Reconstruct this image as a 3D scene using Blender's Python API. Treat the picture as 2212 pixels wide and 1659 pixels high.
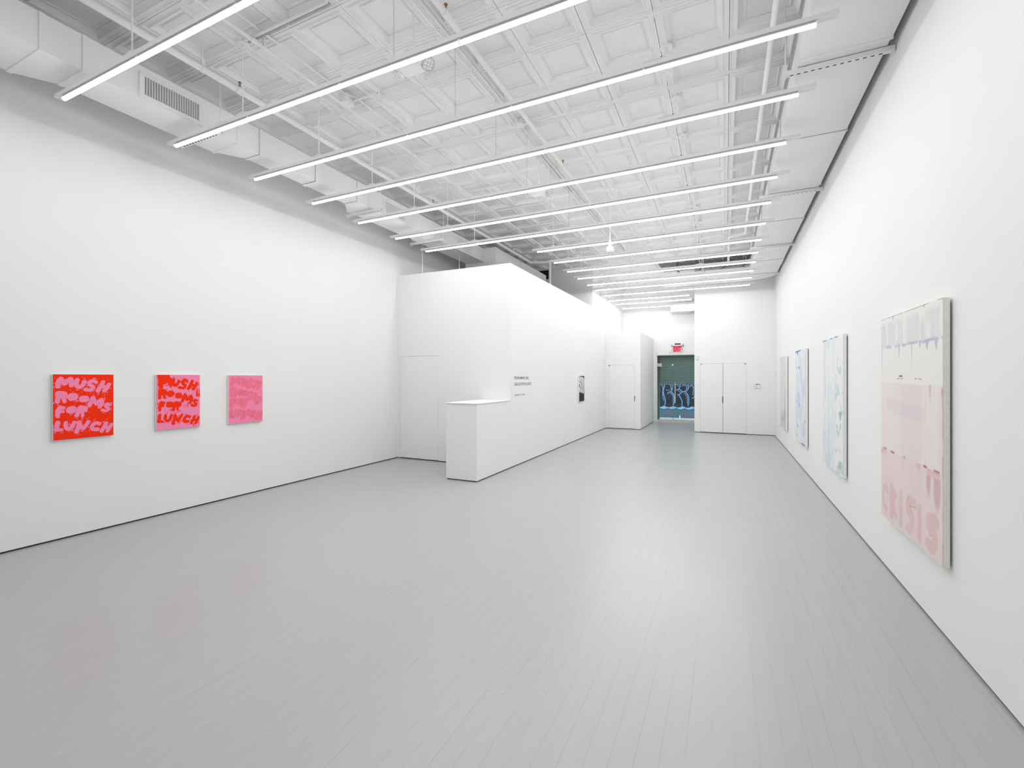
import bpy, math, random
import numpy as np
from mathutils import Vector

# ------------------------------------------------------------------ clear
for o in list(bpy.data.objects):
    bpy.data.objects.remove(o, do_unlink=True)
scene = bpy.context.scene
col = scene.collection
random.seed(7)
rng = np.random.default_rng(11)

# ------------------------------------------------------------------ camera
IMG_W, IMG_H, F_PX = 2212.0, 1659.0, 987.0
cam_d = bpy.data.cameras.new('camera')
cam_d.sensor_fit = 'HORIZONTAL'
cam_d.sensor_width = 36.0
cam_d.lens = 36.0 * F_PX / IMG_W
cam_d.shift_y = -(829.5 - 815.9) / IMG_W
cam_d.clip_start = 0.05
cam_d.clip_end = 100
cam = bpy.data.objects.new('camera', cam_d)
cam.location = (0, 0, 1.6)
cam.rotation_euler = (math.radians(90), 0, 0.4379)
col.objects.link(cam)
scene.camera = cam

# ------------------------------------------------------------------ world, exposure
world = bpy.data.worlds.new('world')
scene.world = world
world.use_nodes = True
world.node_tree.nodes['Background'].inputs[0].default_value = (0.84, 0.91, 1.0, 1)
world.node_tree.nodes['Background'].inputs[1].default_value = 2.2
scene.view_settings.view_transform = 'Standard'
scene.view_settings.look = 'None'
scene.view_settings.gamma = 1.0
scene.view_settings.use_curve_mapping = False
scene.view_settings.exposure = 0.0
TUBE_STRENGTH = 36.5

# ------------------------------------------------------------------ materials
def new_mat(name):
    m = bpy.data.materials.new(name)
    m.use_nodes = True
    nt = m.node_tree
    return m, nt, nt.nodes['Principled BSDF']

def paint(name, rgb, rough=0.6, spec=0.3, var=0.02, scale=3.0, bump=0.0, bscale=60.0, metal=0.0, coat=0.0):
    m, nt, b = new_mat(name)
    tc = nt.nodes.new('ShaderNodeTexCoord')
    no = nt.nodes.new('ShaderNodeTexNoise')
    no.inputs['Scale'].default_value = scale
    no.inputs['Detail'].default_value = 1
    nt.links.new(tc.outputs['Object'], no.inputs['Vector'])
    rp = nt.nodes.new('ShaderNodeValToRGB')
    rp.color_ramp.elements[0].position = 0.3
    rp.color_ramp.elements[1].position = 0.7
    lo = [max(0, c * (1 - var)) for c in rgb]
    hi = [min(1, c * (1 + var)) for c in rgb]
    rp.color_ramp.elements[0].color = (*lo, 1)
    rp.color_ramp.elements[1].color = (*hi, 1)
    nt.links.new(no.outputs['Fac'], rp.inputs['Fac'])
    nt.links.new(rp.outputs['Color'], b.inputs['Base Color'])
    b.inputs['Roughness'].default_value = rough
    b.inputs['Specular IOR Level'].default_value = spec
    b.inputs['Metallic'].default_value = metal
    b.inputs['Coat Weight'].default_value = coat
    if bump:
        n2 = nt.nodes.new('ShaderNodeTexNoise')
        n2.inputs['Scale'].default_value = bscale
        n2.inputs['Detail'].default_value = 5
        nt.links.new(tc.outputs['Object'], n2.inputs['Vector'])
        bp = nt.nodes.new('ShaderNodeBump')
        bp.inputs['Strength'].default_value = bump
        bp.inputs['Distance'].default_value = 0.01
        nt.links.new(n2.outputs['Fac'], bp.inputs['Height'])
        nt.links.new(bp.outputs['Normal'], b.inputs['Normal'])
    return m

M = {}
M['wall'] = paint('white_wall_paint', (0.88, 0.88, 0.875), 0.75, 0.2, 0.008, 1.2)
M['door'] = paint('white_door_paint', (0.88, 0.88, 0.875), 0.6, 0.25, 0.008, 2.0)
M['ceil'] = paint('ceiling_paint', (0.92, 0.925, 0.925), 0.6, 0.3, 0.02, 4.0, 0.08, 22)
M['duct'] = paint('duct_paint', (0.86, 0.87, 0.87), 0.5, 0.35, 0.012, 2.0)
M['pipe'] = paint('pipe_paint', (0.88, 0.88, 0.875), 0.45, 0.35, 0.02, 8.0)
M['chan'] = paint('fixture_white_metal', (0.84, 0.85, 0.85), 0.4, 0.4, 0.01, 6.0)
M['gap'] = paint('dark_recess', (0.05, 0.05, 0.052), 0.8, 0.1, 0.1, 10)
M['black'] = paint('black_plastic', (0.02, 0.02, 0.022), 0.5, 0.3, 0.1, 10)
M['brass'] = paint('aged_brass', (0.35, 0.22, 0.09), 0.4, 0.5, 0.1, 30, metal=0.8)
M['steel'] = paint('brushed_steel', (0.62, 0.58, 0.52), 0.35, 0.5, 0.05, 30, metal=0.7)
M['rail'] = paint('satin_rail', (0.66, 0.66, 0.63), 0.4, 0.4, 0.03, 20, metal=0.2)
M['wire'] = paint('steel_cable', (0.35, 0.35, 0.36), 0.4, 0.5, 0.05, 30, metal=0.5)
M['canvas'] = paint('raw_canvas_edge', (0.92, 0.91, 0.885), 0.9, 0.1, 0.03, 40, 0.15, 400)
M['stretch'] = paint('stretcher_wood', (0.30, 0.29, 0.27), 0.8, 0.1, 0.1, 10)
M['text'] = paint('dark_vinyl', (0.035, 0.035, 0.037), 0.6, 0.2, 0.05, 10)
M['text_soft'] = paint('grey_vinyl', (0.10, 0.10, 0.105), 0.6, 0.2, 0.05, 10)
M['plastic'] = paint('white_plastic', (0.85, 0.85, 0.84), 0.35, 0.4, 0.01, 10)
M['grey'] = paint('grey_display', (0.13, 0.13, 0.135), 0.4, 0.4, 0.05, 10)
M['lgrey'] = paint('light_grey_button', (0.45, 0.45, 0.45), 0.5, 0.3, 0.05, 10)
M['shutter'] = paint('green_grey_shutter', (0.34, 0.42, 0.41), 0.5, 0.4, 0.06, 6)
M['guide'] = paint('dark_green_steel', (0.15, 0.20, 0.195), 0.5, 0.4, 0.06, 6)
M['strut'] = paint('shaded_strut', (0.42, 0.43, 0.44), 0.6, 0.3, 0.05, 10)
M['side'] = paint('pavement', (0.62, 0.63, 0.64), 0.8, 0.2, 0.1, 12)

# floor paint: satin grey over boards
def floor_mat():
    m, nt, b = new_mat('grey_floor_paint')
    tc = nt.nodes.new('ShaderNodeNewGeometry')
    mp = nt.nodes.new('ShaderNodeMapping')
    mp.inputs['Scale'].default_value = (14, 1.2, 1)
    nt.links.new(tc.outputs['Position'], mp.inputs['Vector'])
    n1 = nt.nodes.new('ShaderNodeTexNoise')
    n1.inputs['Scale'].default_value = 1.5
    n1.inputs['Detail'].default_value = 3
    nt.links.new(mp.outputs['Vector'], n1.inputs['Vector'])
    rp = nt.nodes.new('ShaderNodeValToRGB')
    rp.color_ramp.elements[0].position = 0.25
    rp.color_ramp.elements[1].position = 0.75
    rp.color_ramp.elements[0].color = (0.425, 0.440, 0.440, 1)
    rp.color_ramp.elements[1].color = (0.442, 0.457, 0.457, 1)
    nt.links.new(n1.outputs['Fac'], rp.inputs['Fac'])
    nt.links.new(rp.outputs['Color'], b.inputs['Base Color'])
    n2 = nt.nodes.new('ShaderNodeTexNoise')
    n2.inputs['Scale'].default_value = 2.2
    n2.inputs['Detail'].default_value = 1
    nt.links.new(tc.outputs['Position'], n2.inputs['Vector'])
    mr = nt.nodes.new('ShaderNodeMapRange')
    mr.inputs['To Min'].default_value = 0.26
    mr.inputs['To Max'].default_value = 0.34
    nt.links.new(n2.outputs['Fac'], mr.inputs['Value'])
    nt.links.new(mr.outputs['Result'], b.inputs['Roughness'])
    b.inputs['Specular IOR Level'].default_value = 0.62
    bp = nt.nodes.new('ShaderNodeBump')
    bp.inputs['Strength'].default_value = 0.05
    bp.inputs['Distance'].default_value = 0.004
    nt.links.new(n1.outputs['Fac'], bp.inputs['Height'])
    nt.links.new(bp.outputs['Normal'], b.inputs['Normal'])
    return m
M['floor'] = floor_mat()

def emit(name, rgb, strength):
    m = bpy.data.materials.new(name)
    m.use_nodes = True
    nt = m.node_tree
    nt.nodes.clear()
    e = nt.nodes.new('ShaderNodeEmission')
    e.inputs[0].default_value = (*rgb, 1)
    e.inputs[1].default_value = strength
    o = nt.nodes.new('ShaderNodeOutputMaterial')
    nt.links.new(e.outputs[0], o.inputs[0])
    return m
def tube_mat():
    # the LED strip inside points down: the underside of the diffuser glows most
    m = emit('led_tube_diffuser', (1.0, 0.995, 0.985), TUBE_STRENGTH)
    nt = m.node_tree
    ge = nt.nodes.new('ShaderNodeNewGeometry')
    sp = nt.nodes.new('ShaderNodeSeparateXYZ')
    nt.links.new(ge.outputs['True Normal'], sp.inputs[0])
    mr = nt.nodes.new('ShaderNodeMapRange')
    mr.inputs['From Min'].default_value = 0.0
    mr.inputs['From Max'].default_value = -1.0
    mr.inputs['To Min'].default_value = TUBE_STRENGTH * 0.42
    mr.inputs['To Max'].default_value = TUBE_STRENGTH
    nt.links.new(sp.outputs['Z'], mr.inputs['Value'])
    em = [n for n in nt.nodes if n.type == 'EMISSION'][0]
    nt.links.new(mr.outputs['Result'], em.inputs['Strength'])
    return m
M['tube'] = tube_mat()
M['exit'] = emit('exit_red', (1.0, 0.006, 0.09), 1.0)
M['exit_soft'] = emit('exit_arrow_red', (1.0, 0.22, 0.27), 0.9)

def glass_mat(name, tint, refl):
    m = bpy.data.materials.new(name)
    m.use_nodes = True
    nt = m.node_tree
    nt.nodes.clear()
    tr = nt.nodes.new('ShaderNodeBsdfTransparent')
    tr.inputs[0].default_value = (*tint, 1)
    gl = nt.nodes.new('ShaderNodeBsdfGlossy')
    gl.inputs['Roughness'].default_value = 0.02
    fr = nt.nodes.new('ShaderNodeFresnel')
    fr.inputs[0].default_value = refl
    mx = nt.nodes.new('ShaderNodeMixShader')
    nt.links.new(fr.outputs[0], mx.inputs[0])
    nt.links.new(tr.outputs[0], mx.inputs[1])
    nt.links.new(gl.outputs[0], mx.inputs[2])
    o = nt.nodes.new('ShaderNodeOutputMaterial')
    nt.links.new(mx.outputs[0], o.inputs[0])
    return m
M['glass'] = glass_mat('clear_door_glass', (0.90, 0.96, 0.95), 1.35)
M['acrylic'] = glass_mat('clear_acrylic', (0.97, 0.97, 0.97), 1.3)
M['lens'] = paint('clear_ribbed_lens', (0.62, 0.63, 0.68), 0.15, 0.6, 0.25, 60)

def vcol_mat(name, rough=0.7):
    m, nt, b = new_mat(name)
    a = nt.nodes.new('ShaderNodeVertexColor')
    a.layer_name = 'paint'
    no = nt.nodes.new('ShaderNodeTexNoise')
    no.inputs['Scale'].default_value = 300
    bp = nt.nodes.new('ShaderNodeBump')
    bp.inputs['Strength'].default_value = 0.05
    bp.inputs['Distance'].default_value = 0.002
    nt.links.new(no.outputs['Fac'], bp.inputs['Height'])
    nt.links.new(bp.outputs['Normal'], b.inputs['Normal'])
    nt.links.new(a.outputs['Color'], b.inputs['Base Color'])
    b.inputs['Roughness'].default_value = rough
    b.inputs['Specular IOR Level'].default_value = 0.2
    return m
M['art'] = vcol_mat('acrylic_on_canvas', 0.75)
M['spray'] = vcol_mat('spray_paint_on_steel', 0.5)

# ------------------------------------------------------------------ mesh helpers
ORG = {}

def link(o, parent):
    col.objects.link(o)
    if parent is not None:
        o.parent = parent
    return o

def empty(name, loc, label, cat, group=None):
    o = bpy.data.objects.new(name, None)
    o.empty_display_size = 0.1
    o.location = loc
    col.objects.link(o)
    ORG[o.name] = Vector(loc)
    o['label'] = label
    o['category'] = cat
    if group:
        o['group'] = group
    return o

class MB:
    def __init__(s):
        s.v = []
        s.f = []
        s.m = []
        s.sm = []
        s.mats = []
    def mi(s, mat):
        if mat not in s.mats:
            s.mats.append(mat)
        return s.mats.index(mat)
    def add(s, verts, faces, mat=None, smooth=False):
        b = len(s.v)
        s.v += [tuple(p) for p in verts]
        k = s.mi(mat) if mat else 0
        for f in faces:
            s.f.append([b + i for i in f])
            s.m.append(k)
            s.sm.append(smooth)
        return s
    def box(s, x0, x1, y0, y1, z0, z1, mat=None):
        v = [(x0, y0, z0), (x1, y0, z0), (x1, y1, z0), (x0, y1, z0), (x0, y0, z1), (x1, y0, z1), (x1, y1, z1), (x0, y1, z1)]
        f = [(0, 3, 2, 1), (4, 5, 6, 7), (0, 1, 5, 4), (1, 2, 6, 5), (2, 3, 7, 6), (3, 0, 4, 7)]
        return s.add(v, f, mat)
    def loft(s, r0, r1, mat=None):
        """r0, r1: equal-length rings of points; closed solid"""
        n = len(r0)
        v = list(r0) + list(r1)
        f = [tuple(range(n - 1, -1, -1)), tuple(range(n, 2 * n))]
        for i in range(n):
            j = (i + 1) % n
            f.append((i, j, n + j, n + i))
        return s.add(v, f, mat)
    def cyl(s, p0, p1, r, n=12, mat=None, r1=None, a0=0.0, a1=2 * math.pi, caps=True):
        p0 = Vector(p0); p1 = Vector(p1)
        d = (p1 - p0).normalized()
        up = Vector((0, 0, 1)) if abs(d.z) < 0.9 else Vector((0, 1, 0))
        a = d.cross(up).normalized()
        b = a.cross(d).normalized()
        r1 = r if r1 is None else r1
        full = abs(a1 - a0 - 2 * math.pi) < 1e-6
        k = n if full else n + 1
        ring = [a0 + (a1 - a0) * i / n for i in range(k)]
        v = [p0 + (a * math.cos(t) + b * math.sin(t)) * r for t in ring]
        v += [p1 + (a * math.cos(t) + b * math.sin(t)) * r1 for t in ring]
        fs = []
        for i in range(n):
            j = (i + 1) % k
            fs.append((i, j, k + j, k + i))
        s.add(v, fs, mat, True)
        if caps:
            s.add(v, [tuple(range(k - 1, -1, -1)), tuple(range(k, 2 * k))], mat)
        return s
    def sphere(s, c, r, n=12, m=8, mat=None, sz=1.0):
        v = []
        f = []
        for i in range(m + 1):
            ph = math.pi * i / m
            for j in range(n):
                th = 2 * math.pi * j / n
                v.append((c[0] + r * math.sin(ph) * math.cos(th), c[1] + r * math.sin(ph) * math.sin(th), c[2] + sz * r * math.cos(ph)))
        for i in range(m):
            for j in range(n):
                k = (j + 1) % n
                f.append((i * n + j, (i + 1) * n + j, (i + 1) * n + k, i * n + k))
        return s.add(v, f, mat, True)
    def path(s, pts, r, n=10, mat=None):
        for a, b in zip(pts, pts[1:]):
            s.cyl(a, b, r, n, mat)
        for p in pts[1:-1]:
            s.sphere(p, r * 1.02, n, 6, mat)
        return s
    def mesh(s, name, mat, org=Vector((0, 0, 0))):
        me = bpy.data.meshes.new(name)
        me.from_pydata([(p[0] - org[0], p[1] - org[1], p[2] - org[2]) for p in s.v], [], s.f)
        mats = s.mats if s.mats else [mat]
        for k in mats:
            me.materials.append(M[k])
        if s.mats:
            me.polygons.foreach_set('material_index', s.m)
        me.polygons.foreach_set('use_smooth', s.sm)
        me.validate()
        me.update()
        return me
    def build(s, name, mat=None, parent=None, label=None, cat=None, group=None, kind=None, bevel=0.0):
        if parent is None:
            a = np.array(s.v)
            org = Vector(((a[:, 0].min() + a[:, 0].max()) / 2, (a[:, 1].min() + a[:, 1].max()) / 2, a[:, 2].min()))
        else:
            org = ORG[parent.name]
        o = bpy.data.objects.new(name, s.mesh(name, mat, org))
        if parent is None:
            o.location = org
        link(o, parent)
        ORG[o.name] = org
        if label: o['label'] = label
        if cat: o['category'] = cat
        if group: o['group'] = group
        if kind: o['kind'] = kind
        if bevel:
            bv = o.modifiers.new('bevel', 'BEVEL')
            bv.width = bevel
            bv.segments = 2
            bv.limit_method = 'ANGLE'
        return o

def B(*a):
    return MB().box(*a)

def copy_tree(o, parent=None):
    c = o.copy()
    col.objects.link(c)
    c.parent = parent
    for ch in list(o.children):
        copy_tree(ch, c)
    return c

def struct(mb, name, mat, label=None, cat=None):
    return mb.build(name, mat, None, label=label, cat=cat, kind='structure')

# ------------------------------------------------------------------ dimensions
XL, XR = -5.952, 1.223
YB, YE = -3.0, 17.2          # behind the camera, entrance wall
ZC = 4.86                    # tin ceiling
G = 0.016                    # shadow gap under the walls
XB = -3.45                   # office side wall plane
YA = 7.30                    # office front wall plane
ZP = 3.63                    # top of the office walls
YC = 14.40                   # closet front
YK = 14.45                   # far right wall
XK = -0.84                   # left end of the far right wall
ZL = 4.07                    # light tubes

# ------------------------------------------------------------------ floor
fl = struct(B(XL - 0.2, XR + 0.2, YB, YE + 0.02, -0.12, -0.0012), 'floor', 'floor', 'satin grey painted floor of narrow boards', 'floor')
pl_me = B(0, 1, 0, 1, -0.0012, 0).mesh('plank', 'floor')
PW = 0.0955
x = XL - 0.03
ncol = 0
org = ORG[fl.name]
while x < XR + 0.03:
    far = 7.6 if x < XB - 0.1 else YE
    ys = [YB]
    y = 0.6 + random.random() * 3.2
    while y < far - 1.2:
        ys.append(y)
        y += random.choice((3.6, 4.9, 6.1)) + random.random()
    ys.append(far)
    for a, b in zip(ys, ys[1:]):
        o = bpy.data.objects.new('plank', pl_me)
        col.objects.link(o)
        o.parent = fl
        o.location = Vector((x, a, random.uniform(0.0, 0.00025))) - org
        o.scale = (PW - 0.00045, b - a - 0.00025, 1)
    x += PW
# floor inside the office, hidden behind its walls
struct(B(XL, XB - 0.12, 7.6, 12.8, -0.0012, -0.0002), 'floor_office', 'floor', 'grey floor inside the walled-off office', 'floor')

# ------------------------------------------------------------------ walls
struct(B(XL - 0.2, XL, YB, 12.92, G, ZC), 'wall_left', 'wall', 'long white wall with the three red and pink canvases', 'wall')
struct(B(XR, XR + 0.2, YB, YE + 0.2, G, ZC), 'wall_right', 'wall', 'long white wall with the four tall pale canvases', 'wall')
struct(B(XL - 0.2, XR + 0.2, YB - 0.2, YB, 0, ZC), 'wall_back', 'wall', 'white wall behind the viewer', 'wall')

def base(name, x0, x1, y0, y1):
    struct(B(x0, x1, y0, y1, 0.0, G), name, 'gap', 'dark shadow gap at the foot of the wall', 'baseboard')
base('baseboard_left', XL - 0.15, XL - 0.008, YB, YA)
base('baseboard_right', XR + 0.010, XR + 0.15, YB, YE)

# office front wall with flush door opening
DA = (-5.878, -4.968, 2.02)
g = 0.003
mb = MB()
mb.box(XL, DA[0] - g, YA, YA + 0.12, G, ZP)
mb.box(DA[1] + g, XB, YA, YA + 0.12, G, ZP)
mb.box(DA[0] - g, DA[1] + g, YA, YA + 0.12, DA[2] + g, ZP)
struct(mb, 'wall_office_front', 'wall', 'white office wall facing the room with a flush door', 'wall')
base('baseboard_office_front', DA[1], XB - 0.01, YA + 0.008, YA + 0.1)
d1 = struct(B(DA[0], DA[1], YA + 0.002, YA + 0.045, 0.02, DA[2]), 'door_1', 'door', 'flush white door beside the reception half wall', 'door')
B(-5.19, -4.975, YA + 0.0008, YA + 0.004, 0.87, 1.27).build('hatch', 'door', d1)
B(DA[0], DA[1], YA + 0.02, YA + 0.04, 0.0, 0.02).build('door_gap', 'gap', d1)
# door linings behind the gap
B(DA[0] - 0.05, DA[1] + 0.05, YA + 0.121, YA + 0.13, 0.0, DA[2] + 0.05).build('door_stop', 'lgrey', d1)

# office side wall
struct(B(XB - 0.12, XB, YA + 0.12, 12.8, G, ZP), 'wall_office_side', 'wall', 'white office side wall with vinyl lettering and a small canvas', 'wall')
base('baseboard_office_side', XB - 0.1, XB - 0.008, YA, YC)
# tall wall behind the office and along the corridor
struct(B(XL, XB - 0.25, 12.8, 12.92, G, ZC), 'wall_office_rear', 'wall', 'tall plain wall behind the office', 'wall')
struct(B(XB - 0.25, XB, 12.8, 14.85, G, ZC).box(XB - 0.25, XB - 0.03, 14.85, YE, G, ZC), 'wall_corridor_left', 'wall', 'tall white wall rising behind the office', 'wall')

# closet box by the entrance
CX0, CX1, CZ = -3.45, -2.38, 3.01
DC = (-3.36, -2.565, 2.0)
mb = MB()
mb.box(CX0, DC[0] - g, YC, YC + 0.1, G, CZ)
mb.box(DC[1] + g, CX1, YC, YC + 0.1, G, CZ)
mb.box(DC[0] - g, DC[1] + g, YC, YC + 0.1, DC[2] + g, CZ)
mb.box(CX0, CX1 - 0.1, YC + 0.1, YE, CZ - 0.1, CZ)
struct(mb, 'wall_closet_front', 'wall', 'front of the low white closet beside the entrance', 'wall')
struct(B(CX1 - 0.1, CX1, YC + 0.1, YE, G, CZ), 'wall_closet_side', 'wall', 'side of the low white closet facing the entrance', 'wall')
base('baseboard_closet_front', CX0, CX1 - 0.01, YC + 0.008, YC + 0.09)
base('baseboard_closet_side', CX1 - 0.09, CX1 - 0.008, YC + 0.1, YE)
d2 = struct(B(DC[0], DC[1], YC + 0.002, YC + 0.045, 0.02, DC[2]), 'door_2', 'door', 'flush white closet door left of the glass entrance', 'door')
B(DC[0], DC[1], YC + 0.02, YC + 0.04, 0.0, 0.02).build('door_gap', 'gap', d2)
B(DC[0] - 0.05, DC[1] + 0.05, YC + 0.101, YC + 0.11, 0, DC[2] + 0.05).build('door_stop', 'lgrey', d2)
B(DC[1] - 0.004, DC[1] + 0.02, YC - 0.003, YC + 0.01, 0.88, 1.04).build('latch_plate', 'grey', d2)
B(DC[0], DC[0] + 0.035, YC - 0.004, YC + 0.01, DC[2] - 0.03, DC[2] + 0.004).build('pivot_hinge', 'grey', d2)

# far right wall with the double closet doors
DD = (-0.679, -0.079, 0.517, 2.008)
mb = MB()
mb.box(XK, DD[0] - g, YK, YK + 0.12, G, ZC)
mb.box(DD[2] + g, XR, YK, YK + 0.12, G, ZC)
mb.box(DD[0] - g, DD[2] + g, YK, YK + 0.12, DD[3] + g, ZC)
struct(mb, 'wall_far', 'wall', 'far white wall with a pair of flush doors', 'wall')
struct(B(XK, XK + 0.12, YK + 0.12, YE, G, ZC), 'wall_corridor_right', 'wall', 'white return wall beside the glass entrance', 'wall')
base('baseboard_far', XK + 0.01, DD[0], YK + 0.008, YK + 0.1)
base('baseboard_far_right', DD[2], XR, YK + 0.008, YK + 0.1)
for i, (a, b, t) in enumerate(((DD[0], DD[1] - 0.004, 'left'), (DD[1] + 0.004, DD[2], 'right'))):
    d = struct(B(a, b, YK + 0.002, YK + 0.045, 0.022, DD[3]), 'door_%d' % (3 + i), 'door', '%s leaf of the flush white double doors in the far wall' % t, 'door')
    B(a, b, YK + 0.02, YK + 0.04, 0.0, 0.022).build('door_gap', 'gap', d)
    hx = a if i == 0 else b - 0.05
    B(hx, hx + 0.05, YK - 0.004, YK + 0.01, DD[3] - 0.03, DD[3] + 0.002).build('pivot_hinge', 'lgrey', d)
    if i == 0:
        B(b - 0.012, b + 0.014, YK - 0.003, YK + 0.01, 0.87, 1.06).build('latch_plate', 'grey', d)
        B(a - 0.05, DD[2] + 0.05, YK + 0.121, YK + 0.13, 0, DD[3] + 0.05).build('door_stop', 'lgrey', d)

# entrance wall with glass door opening
EX0, EX1, EZ = -2.275, XK, 2.42
mb = MB()
mb.box(XB - 0.25, EX0, YE, YE + 0.2, 0, ZC)
mb.box(EX0, EX1 + 0.12, YE, YE + 0.2, EZ, ZC)
mb.box(EX1, XR + 0.2, YE, YE + 0.2, 0, ZC)
struct(mb, 'wall_entrance', 'wall', 'white wall around the glass street entrance', 'wall')

# ------------------------------------------------------------------ ceiling and tin panels
ce = struct(B(XL - 0.2, XR + 0.2, YB - 0.2, YE + 0.2, ZC, ZC + 0.15), 'ceiling', 'ceil', 'white painted pressed tin ceiling of square coffered panels', 'ceiling')
TS = 0.61
def tile_mesh():
    prof = [(0.0, 0.030), (0.004, 0.038), (0.016, 0.038), (0.020, 0.032), (0.050, 0.032), (0.054, 0.040), (0.064, 0.040),
            (0.070, 0.030), (0.088, 0.014), (0.104, 0.008), (0.106, 0.003), (0.124, 0.003), (0.127, 0.010), (0.134, 0.010), (0.140, 0.004)]
    v = []
    f = []
    for (i, dpt) in prof:
        dpt *= 1.3
        a, b = i, TS - i
        v += [(a, a, -dpt), (b, a, -dpt), (b, b, -dpt), (a, b, -dpt)]
    for k in range(len(prof) - 1):
        for j in range(4):
            l = (j + 1) % 4
            f.append((k * 4 + j, (k + 1) * 4 + j, (k + 1) * 4 + l, k * 4 + l))
    k = (len(prof) - 1) * 4
    f.append((k + 3, k + 2, k + 1, k))
    m = MB().add(v, f)
    return m.mesh('ceiling_panel', 'ceil')
t_me = tile_mesh()
gx = [-1.80 + TS * k for k in range(-6, 5)]
edges = [XL] + gx + [XR]
gy = [4.158 + TS * k for k in range(-5, 18)]
org = ORG[ce.name]
for a, b in zip(edges, edges[1:]):
    for y0, y1 in zip(gy, gy[1:]):
        o = bpy.data.objects.new('ceiling_panel', t_me)
        col.objects.link(o)
        o.parent = ce
        o.location = Vector((a + 0.001, y0 + 0.001, ZC + random.uniform(0, 0.004))) - org
        o.scale = ((b - a - 0.002) / TS, (TS - 0.002) / TS, 1)

M['shade_grey'] = paint('painted_ceiling_shade', (0.30, 0.29, 0.28), 0.9, 0.1, 0.3, 5)  # added grey strip and ribs: shade on the ceiling above the cross duct, as colour
pt = struct(B(-1.7, 0.55, 13.33, YK - 0.01, 4.785, 4.80), 'shade_strip_1', 'shade_grey', 'grey strip standing in for the shade on the ceiling above the far cross duct', 'shade_strip')
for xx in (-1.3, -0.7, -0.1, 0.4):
    B(xx, xx + 0.05, 13.33, YK - 0.01, 4.74, 4.785).build('shade_rib', 'shade_grey', pt)

# ------------------------------------------------------------------ hanging light rows
LY = [1.981, 2.887, 3.794, 4.665, 5.562, 6.464, 7.363, 8.323, 9.268, 10.186, 11.007, 11.879, 12.684, 13.642, 14.58, 15.40, 16.30]
LZ = [ZL] * 14 + [1.6 + 2.47 * 14.58 / 14.603, 1.6 + 2.47 * 15.40 / 15.411, 1.6 + 2.47 * 16.30 / 16.467]
ORD = ['nearest', 'second nearest', 'third', 'fourth', 'fifth', 'sixth', 'seventh', 'eighth', 'ninth', 'tenth', 'eleventh', 'twelfth', 'thirteenth', 'fourteenth', 'fifteenth', 'sixteenth', 'farthest']

def make_light(x0, x1, ntube, rods, wires, over0, over1, y, z, label, zc=ZC - 0.046):
    """row of LED tubes under one steel channel; x0..x1 = lit length"""
    root = empty('tube_light', (0.5 * (x0 + x1), y, z), label, 'ceiling light', 'LED tube lights hung in rows across the room')
    c0, c1 = x0 - over0, x1 + over1
    def ring(x):
        w, h = 0.027, 0.060
        zb = z + 0.0205
        return [(x, y - w, zb), (x, y - w * 0.55, zb + 0.004), (x, y + w * 0.55, zb + 0.004), (x, y + w, zb), (x, y + w, zb + 0.032), (x, y + w * 0.6, z + h), (x, y - w * 0.6, z + h), (x, y - w, zb + 0.032)]
    MB().loft(ring(c0), ring(c1)).build('channel', 'chan', root)
    L = (x1 - x0) / ntube
    R = 0.0185
    for i in range(ntube):
        a, b = x0 + i * L + 0.001, x0 + (i + 1) * L - 0.001
        m = MB()
        # lower diffuser
        m.cyl((a + 0.004, y, z), (b - 0.004, y, z), R, 8, 'tube', a0=math.pi, a1=2 * math.pi, caps=False)
        # upper aluminium half
        m.cyl((a + 0.004, y, z), (b - 0.004, y, z), R, 6, 'chan', a0=0.0, a1=math.pi, caps=False)
        t = m.build('led_tube', None, root)
        for q in (a, b - 0.004):
            MB().cyl((q, y, z), (q + 0.004, y, z), R - 0.0005, 12).build('end_cap', 'chan', t)
        B(a - 0.004, a + 0.006, y - 0.011, y + 0.011, z - 0.002, z + 0.03).build('lamp_holder', 'chan', root)
    B(x1 - 0.006, x1 + 0.004, y - 0.011, y + 0.011, z - 0.002, z + 0.03).build('lamp_holder', 'chan', root)
    for rx in rods:
        zt = zc
        if isinstance(rx, tuple):
            rx, zt = rx
        r = MB().cyl((rx, y, z + 0.068), (rx, y, zt), 0.0055, 8).build('hanging_rod', 'pipe', root)
        MB().cyl((rx, y, zt - 0.012), (rx, y, zt + 0.004 * (zt == zc)), 0.055, 16, r1=0.062).cyl((rx, y, zt - 0.03), (rx, y, zt - 0.012), 0.012, 8).build('canopy', 'pipe', r)
        B(rx - 0.085, rx + 0.085, y - 0.02, y + 0.02, z + 0.060, z + 0.068).box(rx - 0.03, rx + 0.03, y - 0.018, y + 0.018, z + 0.068, z + 0.082).build('mounting_plate', 'chan', r)
        MB().cyl((rx + 0.06, y, z + 0.068), (rx + 0.06, y, z + 0.082), 0.008, 8).build('bolt', 'black', r)
    for wx in wires:
        MB().cyl((wx, y, z + 0.060), (wx, y, zc), 0.0016, 6).build('cable', 'wire', root)
    return root

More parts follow.
